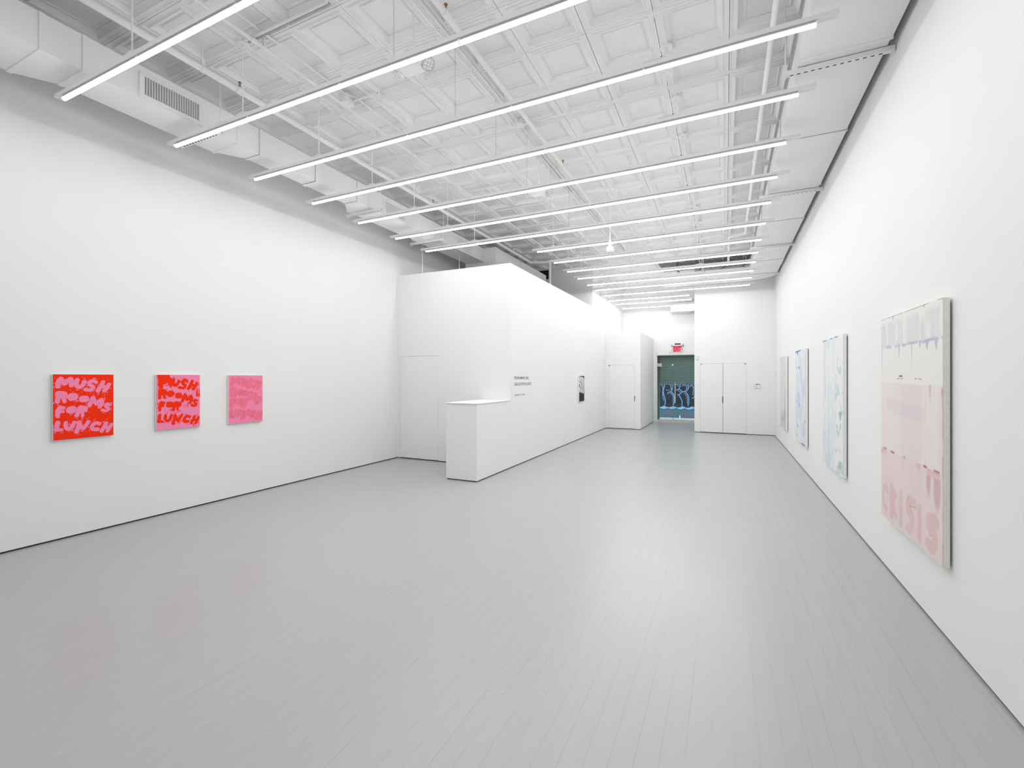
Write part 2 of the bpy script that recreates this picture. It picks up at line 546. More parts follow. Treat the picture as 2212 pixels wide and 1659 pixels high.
lab = 'white row of bright LED tubes hung across the room, %s from the viewer'
A0, B0, C0, D0 = -5.305, -3.345, 0.575, -0.985
first = make_light(A0, C0, 5, (-4.215, -0.525), (-2.388,), 0.11, 0.125, LY[0], ZL, lab % ORD[0])
second = make_light(B0, C0, 4, (-3.02, -0.525), (), 0.10, 0.12, LY[7], ZL, lab % ORD[7])
for i in range(1, 14):
    if i in (7, 13):
        continue
    src = first if i < 7 else second
    c = copy_tree(src)
    c.location = (src.location.x, LY[i], ZL)
    c['label'] = lab % ORD[i]
make_light(B0, C0, 4, (-3.02, (-0.525, 4.24)), (), 0.10, 0.12, LY[13], ZL, lab % ORD[13])
for i, y in enumerate((1.08,)):
    c = copy_tree(first)
    c.location = (first.location.x, y, ZL)
    c['label'] = 'row of LED tubes overhead, just in front of the viewer above the picture'
third = make_light(B0, D0, 2, (-2.75, -1.55), (), 0.08, 0.08, LY[14], LZ[14], 'short row of LED tubes over the entrance corridor, nearest of three', zc=ZC)
for i, t in ((15, 'middle of three'), (16, 'farthest of three')):
    c = make_light(B0 * (LY[i] / (14.603, 15.411, 16.467)[i - 14]), D0 * (LY[i] / (14.603, 15.411, 16.467)[i - 14]), 2, (-2.6, -1.6), (), 0.07, 0.07, LY[i], LZ[i],
                   'short row of LED tubes over the entrance corridor, %s' % t, zc=ZC)

# ------------------------------------------------------------------ air ducts
def prof_ring(y, xl, xr, zb, zt):
    return [(xl, y, zb), (xr, y, zb), (xr, y, zt), (xl, y, zt)]

def flange(y, w, xl, xr, zb, zt, t=0.007):
    m = MB()
    m.box(xl - t, xr + t, y - w, y + w, zb - t, zb)
    m.box(xl - t, xl, y - w, y + w, zb, zt)
    m.box(xr, xr + t, y - w, y + w, zb, zt)
    return m

DZ0, DZ1 = 4.24, 4.49
rd = empty('air_duct', (0.87, 7.0, DZ0), 'wide flat white duct running along the right wall and turning left at the far end', 'duct')
rx0, rx1 = 0.552, 1.168
ys = [-1.4, 0.06, 1.53, 2.99, 4.46, 5.93, 7.42, 8.88, 10.35, 11.75, 12.30, 13.30]
for k, (a, b) in enumerate(zip(ys, ys[1:])):
    e = 0.0 if k % 2 else 0.004
    MB().loft(prof_ring(a + 0.001, rx0 + e, rx1 - e, DZ0 + e, DZ1), prof_ring(b - 0.001, rx0 + e, rx1 - e, DZ0 + e, DZ1)).build('duct_section', 'duct', rd)
for y in ys[1:-1]:
    flange(y, 0.012, rx0, rx1, DZ0, DZ1).build('flange', 'duct', rd)
# elbow turning left
ey, er = 13.30, 0.10
n = 10
ctr = (rx0 - er, ey)
m = MB()
ri, ro = er, rx1 - ctr[0]
prev = None
for k in range(n + 1):
    t = 0.5 * math.pi * k / n
    pi_ = (ctr[0] + ri * math.cos(t), ctr[1] + ri * math.sin(t))
    po = (ctr[0] + ro * math.cos(t), ctr[1] + ro * math.sin(t))
    ring = [(pi_[0], pi_[1], DZ0), (po[0], po[1], DZ0), (po[0], po[1], DZ1), (pi_[0], pi_[1], DZ1)]
    if prev:
        m.loft(prev, ring)
    prev = ring
m.build('elbow', 'duct', rd)
xs = [ctr[0], -0.6, -1.65]
for a, b in zip(xs, xs[1:]):
    B(b + 0.001, a - 0.001, ey + ri, ey + ro, DZ0, DZ1).build('duct_section', 'duct', rd)
for xq in xs[1:]:
    B(xq - 0.012, xq + 0.012, ey + ri - 0.007, ey + ro + 0.007, DZ0 - 0.007, DZ1).build('flange', 'duct', rd)

# trapeze hangers with slotted strut
def hanger(y, x0, x1, z, label, up=ZC - 0.046, grp='slotted duct hangers'):
    h = empty('duct_hanger', (0.5 * (x0 + x1), y, z), label, 'bracket', grp)
    m = MB()
    m.box(x0, x1, y - 0.020, y + 0.020, z, z + 0.003)
    m.box(x0, x1, y - 0.020, y - 0.017, z + 0.003, z + 0.038)
    m.box(x0, x1, y + 0.017, y + 0.020, z + 0.003, z + 0.038)
    m.build('strut_channel', 'chan', h)
    m = MB()
    k = int((x1 - x0 - 0.08) / 0.051)
    for i in range(k):
        xx = x0 + 0.06 + i * 0.051
        m.box(xx, xx + 0.026, y - 0.006, y + 0.006, z - 0.0008, z + 0.0002)
    m.build('slots', 'black', h, kind='stuff')
    for xx in (x0 + 0.025, x1 - 0.02):
        MB().cyl((xx, y, z - 0.03), (xx, y, up), 0.0045, 8).cyl((xx, y, z - 0.008), (xx, y, z), 0.011, 6).build('threaded_rod', 'pipe', h)
for i, y in enumerate((1.6, 4.58, 7.55, 10.45, 13.2)):
    hanger(y, 0.44, 1.212, 4.2, ('slotted steel hanger under the right duct, %s' % ('nearest', 'second nearest', 'middle', 'second farthest', 'farthest')[i]))

# left duct
ld = empty('air_duct', (-5.3, 4.0, DZ0), 'stepped white duct with grilles running along the left wall', 'duct')
LR = -5.0
secs = [(-1.5, -0.1, -5.60, -5.60, 0), (-0.1, 1.715, -5.60, -5.60, 0), (1.745, 1.99, -5.60, -5.44, 0), (2.02, 3.36, -5.44, -5.44, 0), (3.37, 3.64, -5.44, -5.25, 0.006),
        (3.65, 4.45, -5.25, -5.25, 0.006), (4.50, 5.22, -5.25, -5.25, 0.006), (5.225, 5.46, -5.25, -5.45, 0), (5.47, 6.82, -5.45, -5.45, 0), (6.825, 7.16, -5.38, -5.45, 0), (7.165, 9.2, -5.45, -5.45, 0)]
for (a, b, la, lb, e) in secs:
    MB().loft(prof_ring(a, la, LR - e, DZ0 + e, 4.545), prof_ring(b, lb, LR - e, DZ0 + e, 4.545)).build('duct_section', 'duct', ld)
for (y, w, xl) in ((1.73, 0.018, -5.60), (2.005, 0.018, -5.44), (3.365, 0.01, -5.44), (3.645, 0.01, -5.25), (4.475, 0.028, -5.25), (5.222, 0.008, -5.25), (5.465, 0.008, -5.45), (6.822, 0.008, -5.45), (7.162, 0.008, -5.45)):
    flange(y, w, xl, LR, DZ0, 4.545).build('flange', 'duct', ld)
# wider continuation above the office
B(-5.5, -4.72, 9.2, 10.6, 4.16, 4.56).build('duct_section', 'duct', ld)
B(-5.5, -4.72, 10.602, 12.4, 4.16, 4.56).build('duct_section', 'duct', ld)
flange(9.22, 0.02, -5.5, -4.72, 4.16, 4.56).build('flange', 'duct', ld)
for yy in (10.6, 12.38):
    flange(yy, 0.01, -5.5, -4.72, 4.16, 4.56).build('flange', 'duct', ld)
# grilles
for (y0, y1, z0, z1) in ((2.405, 2.975, 4.247, 4.492), (5.79, 6.335, 4.247, 4.495), (8.01, 8.56, 4.28, 4.505)):
    gr = MB()
    xg = LR
    fr = 0.036
    gr.box(xg, xg + 0.014, y0, y1, z0, z0 + fr)
    gr.box(xg, xg + 0.014, y0, y1, z1 - fr, z1)
    gr.box(xg, xg + 0.014, y0, y0 + fr, z0 + fr, z1 - fr)
    gr.box(xg, xg + 0.014, y1 - fr, y1, z0 + fr, z1 - fr)
    go = gr.build('air_grille', 'chan', ld)
    B(xg, xg + 0.002, y0 + fr, y1 - fr, z0 + fr, z1 - fr).build('grille_back', 'black', go)
    lv = MB()
    nb = 22
    w = (y1 - y0 - 2 * fr) / nb
    for i in range(nb + 1):
        yy = y0 + fr + i * w
        lv.add([(xg + 0.002, yy - 0.004, z0 + fr), (xg + 0.013, yy + 0.002, z0 + fr), (xg + 0.013, yy + 0.006, z0 + fr), (xg + 0.002, yy, z0 + fr),
                (xg + 0.002, yy - 0.004, z1 - fr), (xg + 0.013, yy + 0.002, z1 - fr), (xg + 0.013, yy + 0.006, z1 - fr), (xg + 0.002, yy, z1 - fr)],
               [(0, 1, 2, 3), (7, 6, 5, 4), (0, 4, 5, 1), (1, 5, 6, 2), (2, 6, 7, 3), (3, 7, 4, 0)])
    for i in range(12):
        zz = z0 + fr + (i + 0.5) * (z1 - z0 - 2 * fr) / 12
        lv.box(xg + 0.002, xg + 0.0045, y0 + fr, y1 - fr, zz - 0.0018, zz + 0.0018)
    lv.build('louvres', 'chan', go, kind='stuff')
for i, (y, x0, x1, z) in enumerate(((3.09, -5.58, -4.86, 4.2), (5.57, -5.56, -4.85, 4.2), (7.28, -5.61, -4.82, 4.2))):
    hanger(y, x0, x1, z, 'slotted steel hanger under the left duct, %s of three' % ('nearest', 'middle', 'farthest')[i])

# duct stub above the entrance
sd = empty('air_duct', (-1.4, 16.8, 3.87), 'short tapered white duct outlet above the glass entrance', 'duct')
MB().loft([(-1.72, 16.58, 3.87), (-0.96, 16.58, 3.87), (-0.96, 16.58, 4.16), (-1.72, 16.58, 4.16)], [(-1.74, 17.12, 3.87), (-1.22, 17.12, 3.87), (-1.22, 17.12, 4.16), (-1.74, 17.12, 4.16)]).build('duct_section', 'duct', sd)
B(-1.75, -1.20, 17.12, YE - 0.002, 3.855, 4.17).build('flange', 'duct', sd)
for xx in (-1.6, -1.15):
    MB().cyl((xx, 16.75, 4.16), (xx, 16.75, ZC - 0.002), 0.0045, 8).build('threaded_rod', 'pipe', sd)

# ------------------------------------------------------------------ pipes
def pipe(label, pts, r, cat='pipe', name='sprinkler_pipe'):
    p = empty(name, pts[0], label, cat)
    MB().path(pts, r, 14).build('pipe_run', 'pipe', p)
    return p
def clamp(p, x, y, z, r, up=ZC - 0.046):
    m = MB()
    m.cyl((x, y - 0.012, z), (x, y + 0.012, z), r + 0.004, 14)
    m.box(x - 0.012, x + 0.012, y - 0.012, y + 0.012, z + r, z + r + 0.07)
    c = m.build('pipe_clamp', 'pipe', p)
    MB().cyl((x, y, z + r + 0.06), (x, y, up), 0.005, 8).build('hanging_rod', 'pipe', c)
def coupling(p, x, y, z, r, w=0.035):
    MB().cyl((x, y - w, z), (x, y + w, z), r + 0.007, 14).build('coupling', 'pipe', p)
def head(p, x, y, z, r, s=1):
    m = MB()
    m.cyl((x, y, z + s * r), (x, y, z + s * (r + 0.03)), 0.010, 8)
    m.cyl((x, y, z + s * (r + 0.03)), (x, y, z + s * (r + 0.05)), 0.005, 6)
    m.cyl((x, y, z + s * (r + 0.05)), (x, y, z + s * (r + 0.054)), 0.018, 10)
    m.build('sprinkler_head', 'brass', p)

P1x, P1z = -4.53, 4.55
p = pipe('thick white sprinkler pipe beside the left duct, bending down behind the office', [(P1x, -1.4, P1z), (P1x, 10.82, P1z), (-4.06, 10.95, P1z), (-4.06, 10.95, 3.3)], 0.030)
for y in (0.3, 2.70, 6.07, 9.78):
    clamp(p, P1x, y, P1z, 0.030)
for y in (3.07, 6.5, 10.1):
    coupling(p, P1x, y, P1z, 0.030)
head(p, P1x, 3.07, P1z, 0.034)
head(p, P1x, 6.5, P1z, 0.034)
p = pipe('white conduit under the tin ceiling with cross stubs, left of centre', [(-3.97, -1.4, 4.73), (-3.97, 12.6, 4.73)], 0.017, name='conduit_pipe')
for y in (2.83, 5.22, 8.2):
    coupling(p, -3.97, y, 4.73, 0.017, 0.03)
    clamp(p, -3.97, y + 0.1, 4.73, 0.017)
p = pipe('thin white conduit beside the left of centre pipe', [(-3.88, -1.4, 4.795), (-3.88, 3.86, 4.795), (-3.82, 4.0, 4.795), (-3.82, 5.0, 4.795), (-3.70, 5.2, 4.795), (-3.70, 6.6, 4.795)], 0.010, name='conduit_pipe')
p = pipe('white sprinkler pipe down the centre of the ceiling', [(-2.17, -1.4, 4.71), (-2.17, 12.9, 4.71)], 0.026)
for y in (3.3, 6.4, 9.5):
    coupling(p, -2.17, y, 4.71, 0.026)
    head(p, -2.17, y, 4.71, 0.03)
for y in (1.6, 4.85, 8.0, 11.2):
    clamp(p, -2.17, y, 4.71, 0.026)
p = pipe('white conduit alongside the central sprinkler pipe', [(-2.345, -1.4, 4.79), (-2.345, 5.85, 4.79), (-2.36, 5.98, 4.79), (-2.36, 8.2, 4.79), (-2.34, 11.6, 4.79)], 0.014, name='conduit_pipe')
B(-2.365, -2.31, -1.3, 4.9, 4.800, 4.822).build('strut_rail', 'pipe', p)
p = pipe('white sprinkler pipe next to the right duct', [(0.36, -1.4, 4.55), (0.36, 10.45, 4.55), (0.055, 10.62, 4.55), (0.055, 13.2, 4.55)], 0.027)
for y in (2.2, 6.52, 9.0, 11.9):
    clamp(p, 0.36 if y < 10.5 else 0.055, y, 4.55, 0.027)
for y in (7.0, 9.2):
    coupling(p, 0.36, y, 4.55, 0.027)
pipe('white conduit crossing the whole ceiling from wall side to right duct', [(-5.1, 5.23, 4.762), (0.54, 5.23, 4.762)], 0.013, name='conduit_pipe')
p = pipe('white strut crossing between the left conduits, nearest', [(-4.1, 2.83, 4.772), (-3.05, 2.83, 4.772)], 0.012, name='conduit_pipe')
B(-4.1, -3.05, 2.85, 2.87, 4.772, 4.79).build('strut_rail', 'strut', p)
for (x0, x1, y, t) in ((-4.06, -3.53, 3.975, 'nearest'), (-3.95, -3.12, 6.73, 'second'), (-3.95, -3.12, 7.75, 'third'), (-3.95, -3.12, 8.8, 'farthest')):
    p = pipe('short white cross stub on the left ceiling conduit, %s' % t, [(x0, y, 4.772), (x1, y, 4.772)], 0.011, name='conduit_pipe')
    B(x0, x1, y + 0.012, y + 0.019, 4.775, 4.792).build('strut_rail', 'strut', p)
p = pipe('white conduit branching left off the central run over the fourth light row', [(-3.3, 5.95, 4.79), (-2.52, 5.95, 4.79), (-2.44, 6.02, 4.79), (-2.42, 6.12, 4.79), (-2.42, 7.6, 4.79)], 0.012, name='conduit_pipe')

def jbox(x, y, z, w, d, h, label):
    r = empty('junction_box', (x, y, z), label, 'junction box')
    B(x - w / 2, x + w / 2, y - d / 2, y + d / 2, z, z + h).build('box_body', 'pipe', r, bevel=0.004)
    B(x - w / 2 - 0.004, x + w / 2 + 0.004, y - d / 2 - 0.004, y + d / 2 + 0.004, z - 0.004, z).build('cover_plate', 'pipe', r)
    for sx in (-1, 1):
        MB().cyl((x + sx * w * 0.35, y, z - 0.007), (x + sx * w * 0.35, y, z - 0.003), 0.004, 6).build('screw', 'wire', r)
jbox(-3.93, 3.93, 4.725, 0.12, 0.12, 0.10, 'large white junction box on the left ceiling conduits')
jbox(-2.34, 5.23, 4.76, 0.10, 0.10, 0.065, 'white junction box where the crossing conduit meets the centre')
jbox(-0.55, 4.95, 4.76, 0.10, 0.10, 0.065, 'white junction box on the right of the ceiling between light rows')
jbox(-4.75, 4.9, 4.74, 0.13, 0.11, 0.085, 'white junction box above the left duct')
jbox(-2.34, 8.3, 4.76, 0.10, 0.10, 0.065, 'white junction box on the far central conduit')

# ------------------------------------------------------------------ emergency lights
def emergency(x, y, z, top, label):
    r = empty('emergency_light', (x, y, z), label, 'emergency light', 'twin-head emergency lights')
    a = [(x - 0.155, y - 0.04, z + 0.03), (x - 0.105, y - 0.05, z - 0.035), (x + 0.105, y - 0.05, z - 0.035), (x + 0.155, y - 0.04, z + 0.03), (x + 0.155, y - 0.03, z + 0.055), (x - 0.155, y - 0.03, z + 0.055)]
    b = [(px, 2 * y - py, pz) for px, py, pz in a]
    MB().loft(a, b).build('body', 'plastic', r, bevel=0.006)
    MB().cyl((x, y, z + 0.05), (x, y, top), 0.011, 10).build('stem', 'pipe', r)
    for s in (-1, 1):
        c = Vector((x + s * 0.165, y - 0.01, z - 0.02))
        nrm = Vector((s * 0.55, -0.35, -0.72)).normalized()
        hd = MB()
        up = Vector((0, 0, 1))
        ax = nrm.cross(up).normalized()
        bx_ = ax.cross(nrm).normalized()
        v = []
        f = []
        nn, mm = 14, 6
        for i in range(mm + 1):
            ph = 0.5 * math.pi * i / mm
            for j in range(nn):
                th = 2 * math.pi * j / nn
                v.append(c + (ax * math.cos(th) + bx_ * math.sin(th)) * 0.058 * math.cos(ph) - nrm * 0.058 * math.sin(ph))
        for i in range(mm):
            for j in range(nn):
                k = (j + 1) % nn
                f.append((i * nn + j, i * nn + k, (i + 1) * nn + k, (i + 1) * nn + j))
        hd.add(v, f, None, True)
        ho = hd.build('lamp_head', 'plastic', r)
        ln = MB()
        ln.cyl(c, c + nrm * 0.012, 0.056, 14, r1=0.050)
        lo = ln.build('lens', 'lens', ho)
        dots = MB()
        for i in range(-1, 2):
            for j in range(-1, 2):
                q = c + nrm * 0.012 + ax * i * 0.026 + bx_ * j * 0.026
                dots.cyl(q, q + nrm * 0.003, 0.009, 8)
        dots.build('led_dots', 'plastic', ho, kind='stuff')
    return r
emergency(-2.49, 3.27, 4.325, ZC - 0.034, 'twin-head white emergency light hung just behind the second light row')
emergency(-2.458, 6.17, 4.285, 4.80, 'twin-head white emergency light hung behind the fifth light row')

# pendant sensor globe
gx_, gy_, gz_ = -1.79, 7.77, 3.72
r = empty('pendant_globe', (gx_, gy_, gz_), 'small white globe device on a long rod in mid ceiling', 'pendant')
MB().cyl((gx_, gy_, ZC - 0.05), (gx_, gy_, ZC - 0.034), 0.075, 18, r1=0.085).build('canopy', 'pipe', r)
MB().cyl((gx_, gy_, 3.93), (gx_, gy_, ZC - 0.05), 0.009, 8).build('rod', 'pipe', r)
MB().sphere((gx_, gy_, 3.885), 0.036, 14, 8).cyl((gx_, gy_, 3.915), (gx_, gy_, 3.94), 0.02, 12).cyl((gx_, gy_ - 0.045, 3.885), (gx_, gy_ - 0.03, 3.885), 0.008, 8, mat=None).build('housing', 'plastic', r)
MB().sphere((gx_, gy_, 3.79), 0.068, 18, 12).build('globe', 'plastic', r)
MB().cyl((gx_, gy_, 3.788), (gx_, gy_, 3.794), 0.0695, 18).build('seam_ring', 'lgrey', r)
for s in (-1, 1):
    MB().cyl((gx_ + s * 0.025, gy_, 3.70), (gx_ + s * 0.02, gy_, 3.735), 0.009, 8).build('prong', 'lgrey', r)

# rods of a fixture hanging inside the office
for (xq, yq, zq, t) in ((-5.52, 7.55, ZC - 0.046, 'nearer'), (-5.2, 8.43, 4.238, 'farther')):
    r = empty('office_pendant', (xq, yq, 3.05), 'thin white pendant rod dropping behind the office wall, %s' % t, 'pendant')
    MB().cyl((xq, yq, 3.1), (xq, yq, zq), 0.007, 8).build('rod', 'pipe', r)
    MB().cyl((xq, yq, 3.05), (xq, yq, 3.12), 0.09, 16, r1=0.04).build('shade', 'pipe', r)

# vent opening high on the rear office wall
r = empty('wall_vent', (-4.92, 12.8, 4.54), 'black vent opening high on the wall behind the office', 'vent')
B(-5.08, -4.78, 12.775, 12.8, 4.54, 4.80).build('vent_face', 'black', r)
m = MB()
for i in range(5):
    m.box(-5.08, -4.78, 12.768, 12.775, 4.56 + i * 0.05, 4.566 + i * 0.05)
m.build('vent_blades', 'gap', r, kind='stuff')

# ------------------------------------------------------------------ reception half wall
hw = empty('reception_counter', (-3.73, 6.7, 0), 'white reception half wall with a thin counter top, projecting from the office', 'counter')
B(-4.005, XB, 6.10, YA - 0.001, G, 1.185).build('counter_body', 'wall', hw)
B(-3.99, XB - 0.008, 6.108, YA - 0.001, 0.0, G).build('shadow_gap', 'gap', hw)
B(-4.012, XB + 0.006, 6.092, YA - 0.001, 1.188, 1.208).build('counter_top', 'door', hw, bevel=0.002)

# ------------------------------------------------------------------ painted canvases
def homog(src, dst):
    A = []
    b = []
    for (x, y), (u, v) in zip(src, dst):
        A.append([x, y, 1, 0, 0, 0, -u * x, -u * y]); b.append(u)
        A.append([0, 0, 0, x, y, 1, -v * x, -v * y]); b.append(v)
    h = np.linalg.solve(np.array(A, float), np.array(b, float))
    return np.append(h, 1).reshape(3, 3)

def curvy(pts, n=3):
    """Catmull-Rom rounding of a stroke"""
    if len(pts) < 3:
        return pts
    p = [np.array(q, float) for q in pts]
    p = [2 * p[0] - p[1]] + p + [2 * p[-1] - p[-2]]
    out = []
    for i in range(1, len(p) - 2):
        for k in range(n):
            t = k / n
            out.append(tuple(0.5 * (2 * p[i] + (p[i + 1] - p[i - 1]) * t + (2 * p[i - 1] - 5 * p[i] + 4 * p[i + 1] - p[i + 2]) * t * t + (3 * p[i] - p[i - 1] - 3 * p[i + 1] + p[i + 2]) * t ** 3)))
    out.append(tuple(p[-2]))
    return out

def sdf_strokes(U, V, strokes, asp):
    """smooth union distance to round-capped strokes; u scaled by width/height"""
    out = np.full(U.shape, 9.0)
    for pts, r in strokes:
        pts = curvy(pts)
        best = np.full(U.shape, 9.0)
        for (a, b) in zip(pts, pts[1:]):
            ax, ay = a[0] * asp, a[1]
            bx, by = b[0] * asp, b[1]
            dx, dy = bx - ax, by - ay
            L = dx * dx + dy * dy + 1e-9
            t = np.clip(((U * asp - ax) * dx + (V - ay) * dy) / L, 0, 1)
            d = np.hypot(U * asp - ax - t * dx, V - ay - t * dy)
            best = np.minimum(best, d)
        best = best - r
        k = 0.006
        h = np.clip(0.5 + 0.5 * (out - best) / k, 0, 1)
        out = out * (1 - h) + best * h - k * h * (1 - h)
    return out

def vnoise(U, V, su, sv, seed):
    r = np.random.default_rng(seed)
    gu, gv = int(su) + 3, int(sv) + 3
    g = r.random((gv, gu))
    x = U * su; y = V * sv
    xi = np.clip(x.astype(int), 0, gu - 2); yi = np.clip(y.astype(int), 0, gv - 2)
    fx = x - xi; fy = y - yi
    fx = fx * fx * (3 - 2 * fx); fy = fy * fy * (3 - 2 * fy)
    return (g[yi, xi] * (1 - fx) + g[yi, xi + 1] * fx) * (1 - fy) + (g[yi + 1, xi] * (1 - fx) + g[yi + 1, xi + 1] * fx) * fy

def ss(a, b, x):
    t = np.clip((x - a) / (b - a), 0, 1)
    return t * t * (3 - 2 * t)

def lin(r, g_, b):
    c = np.array([r, g_, b]) / 255.0
    return np.where(c <= 0.04045, c / 12.92, ((c + 0.055) / 1.055) ** 2.4)

def mixc(base, c, a):
    return base * (1 - a[..., None]) + np.asarray(c) * a[..., None]

def canvas(label, origin, udir, ndir, w, h, t, color_fn, nu, nv, edge_mat='canvas', gap=0.010, group=None):
    """origin: lower-left corner of the front face as the viewer sees it"""
    O, Ud, N = Vector(origin), Vector(udir), Vector(ndir)
    Z = Vector((0, 0, 1))
    ctr_ = O + Ud * (w / 2)
    root = empty('painting', ctr_, label, 'painting', group)
    org = ORG[root.name]
    us = np.linspace(0, 1, nu); vs = np.linspace(0, 1, nv)
    U, V = np.meshgrid(us, vs)
    P = (np.array(O)[None, None] + U[..., None] * w * np.array(Ud) + (1 - V)[..., None] * h * np.array(Z)) - np.array(org)
    me = bpy.data.meshes.new('canvas_face')
    me.vertices.add(nu * nv)
    me.vertices.foreach_set('co', P.reshape(-1).astype(np.float32))
    i = np.arange(nu * nv).reshape(nv, nu)
    q = np.stack([i[1:, :-1], i[1:, 1:], i[:-1, 1:], i[:-1, :-1]], -1).reshape(-1)
    nf = (nu - 1) * (nv - 1)
    me.loops.add(nf * 4)
    me.loops.foreach_set('vertex_index', q.astype(np.int32))
    me.polygons.add(nf)
    me.polygons.foreach_set('loop_start', np.arange(0, nf * 4, 4, dtype=np.int32))
    me.update(calc_edges=True)
    rgb = np.clip(color_fn(U, V), 0, 1)
    rgba = np.concatenate([rgb, np.ones(U.shape + (1,))], -1)
    ca = me.color_attributes.new('paint', 'FLOAT_COLOR', 'POINT')
    ca.data.foreach_set('color', rgba.reshape(-1).astype(np.float32))
    me.materials.append(M['art'])
    me.validate()
    fo = bpy.data.objects.new('canvas_face', me)
    link(fo, root)
    def slab(name, mat, i0, d0, d1):
        c = []
        for d in (d0, d1):
            for (a, b) in ((i0, i0), (w - i0, i0), (w - i0, h - i0), (i0, h - i0)):
                c.append(O + Ud * a + Z * b - N * d)
        m = MB().add(c, [(3, 2, 1, 0), (4, 5, 6, 7), (0, 1, 5, 4), (1, 2, 6, 5), (2, 3, 7, 6), (3, 0, 4, 7)])
        return m.build(name, mat, root)
    slab('canvas_edge', edge_mat, 0.0, 0.0008, t - gap)
    slab('stretcher', 'stretch', 0.03, t - gap, t)
    return root

# --- letters traced as brush strokes (zoomed picture pixels of the first canvas)
S1 = [
 ([(372,455),(380,390),(398,335),(428,315)],36),([(428,315),(448,360),(490,402)],36),([(490,402),(545,350),(597,322)],38),([(597,322),(618,365),(612,438)],34),
 ([(718,340),(702,405),(725,455),(775,462),(822,425),(848,370)],34),
 ([(1052,378),(1000,352),(942,380),(955,432),(1005,462),(985,510),(920,518),(865,508)],32),
 ([(1180,375),(1145,445),(1085,530)],35),([(1288,418),(1250,485),(1205,532)],34),([(1140,455),(1250,462)],32),
 ([(375,575),(372,660),(365,728)],34),([(395,585),(480,596)],50),([(400,640),(500,628)],38),([(472,650),(488,722)],30),
 ([(625,645),(652,640)],68),([(828,680),(860,680)],62),
 ([(938,800),(965,730),(1002,662)],32),([(1002,662),(1030,725),(1062,762)],33),([(1062,762),(1110,722),(1152,692)],34),([(1152,692),(1168,750),(1122,825)],31),
 ([(1305,785),(1262,768),(1228,795),(1245,832),(1280,848),(1240,890),(1170,878)],26),
 ([(370,992),(372,900),(410,830)],31),([(410,830),(475,842)],27),([(392,915),(458,905)],25),
 ([(605,875),(635,870)],65),
 ([(714,980),(740,900),(768,832)],31),([(785,842),(850,852)],48),([(770,896),(868,888)],28),([(812,930),(816,985)],23),
 ([(372,1105),(358,1180),(345,1238)],33),([(345,1238),(440,1234)],27),
 ([(516,1108),(512,1170),(535,1208),(592,1212),(640,1160),(665,1102)],32),
 ([(752,1100),(738,1185),(710,1272)],33),([(752,1100),(790,1180),(832,1208)],34),([(832,1208),(880,1150),(922,1088)],31),
 ([(1112,1122),(1060,1112),(1002,1140),(982,1190),(1012,1228),(1085,1224)],32),
 ([(1240,1115),(1200,1190),(1158,1252)],32),([(1332,1138),(1300,1200),(1260,1255)],30),([(1200,1195),(1298,1195)],29)]
Hm = homog([(280, 235), (1368, 242), (1370, 1328), (285, 1428)], [(0, 0), (1, 0), (1, 1), (0, 1)])
def tr(p):
    q = Hm @ np.array([p[0], p[1], 1.0])
    return (q[0] / q[2], q[1] / q[2])
LET = [([tr(p) for p in pts], r / 1140.0) for pts, r in S1]
ASP = 0.485 / 0.645
RED = np.array([1.0, 0.03, 0.0])
PINK = np.array([1.0, 0.27, 0.46])
def art_red(U, V):
    d = sdf_strokes(U, V, LET, ASP)
    wob = (vnoise(U, V, 30, 36, 3) - 0.5) * 0.008
    c = np.ones(U.shape + (3,)) * RED
    c = mixc(c, PINK, ss(0.003, -0.003, d + wob))
    n = vnoise(U, V, 26, 30, 5)
    rim = ss(0.010, 0.014, d) * ss(0.024, 0.019, d + wob * 1.5) * ss(0.66, 0.72, n)
    far_ = ss(0.026, 0.03, d) * ss(0.05, 0.035, d) * ss(0.86, 0.90, vnoise(U, V, 44, 52, 9))
    c = mixc(c, PINK, np.clip(rim + far_, 0, 1))
    edge = ss(0.012, 0.004, U) * ss(0.74, 0.78, V)
    return mixc(c, PINK, edge)
def red_cover(U, V):
    """red block hiding the M in the upper left"""
    e1 = 0.03 + 0.06 * ss(0.0, 0.25, V)
    a = ss(e1 - 0.004, e1 + 0.004, U) * ss(0.29 - 0.30 * ss(0.13, 0.24, V), 0.28 - 0.30 * ss(0.13, 0.24, V), U + 0.06 * (vnoise(U, V, 20, 14, 21) - 0.5))
    return a * ss(0.24, 0.225, V)
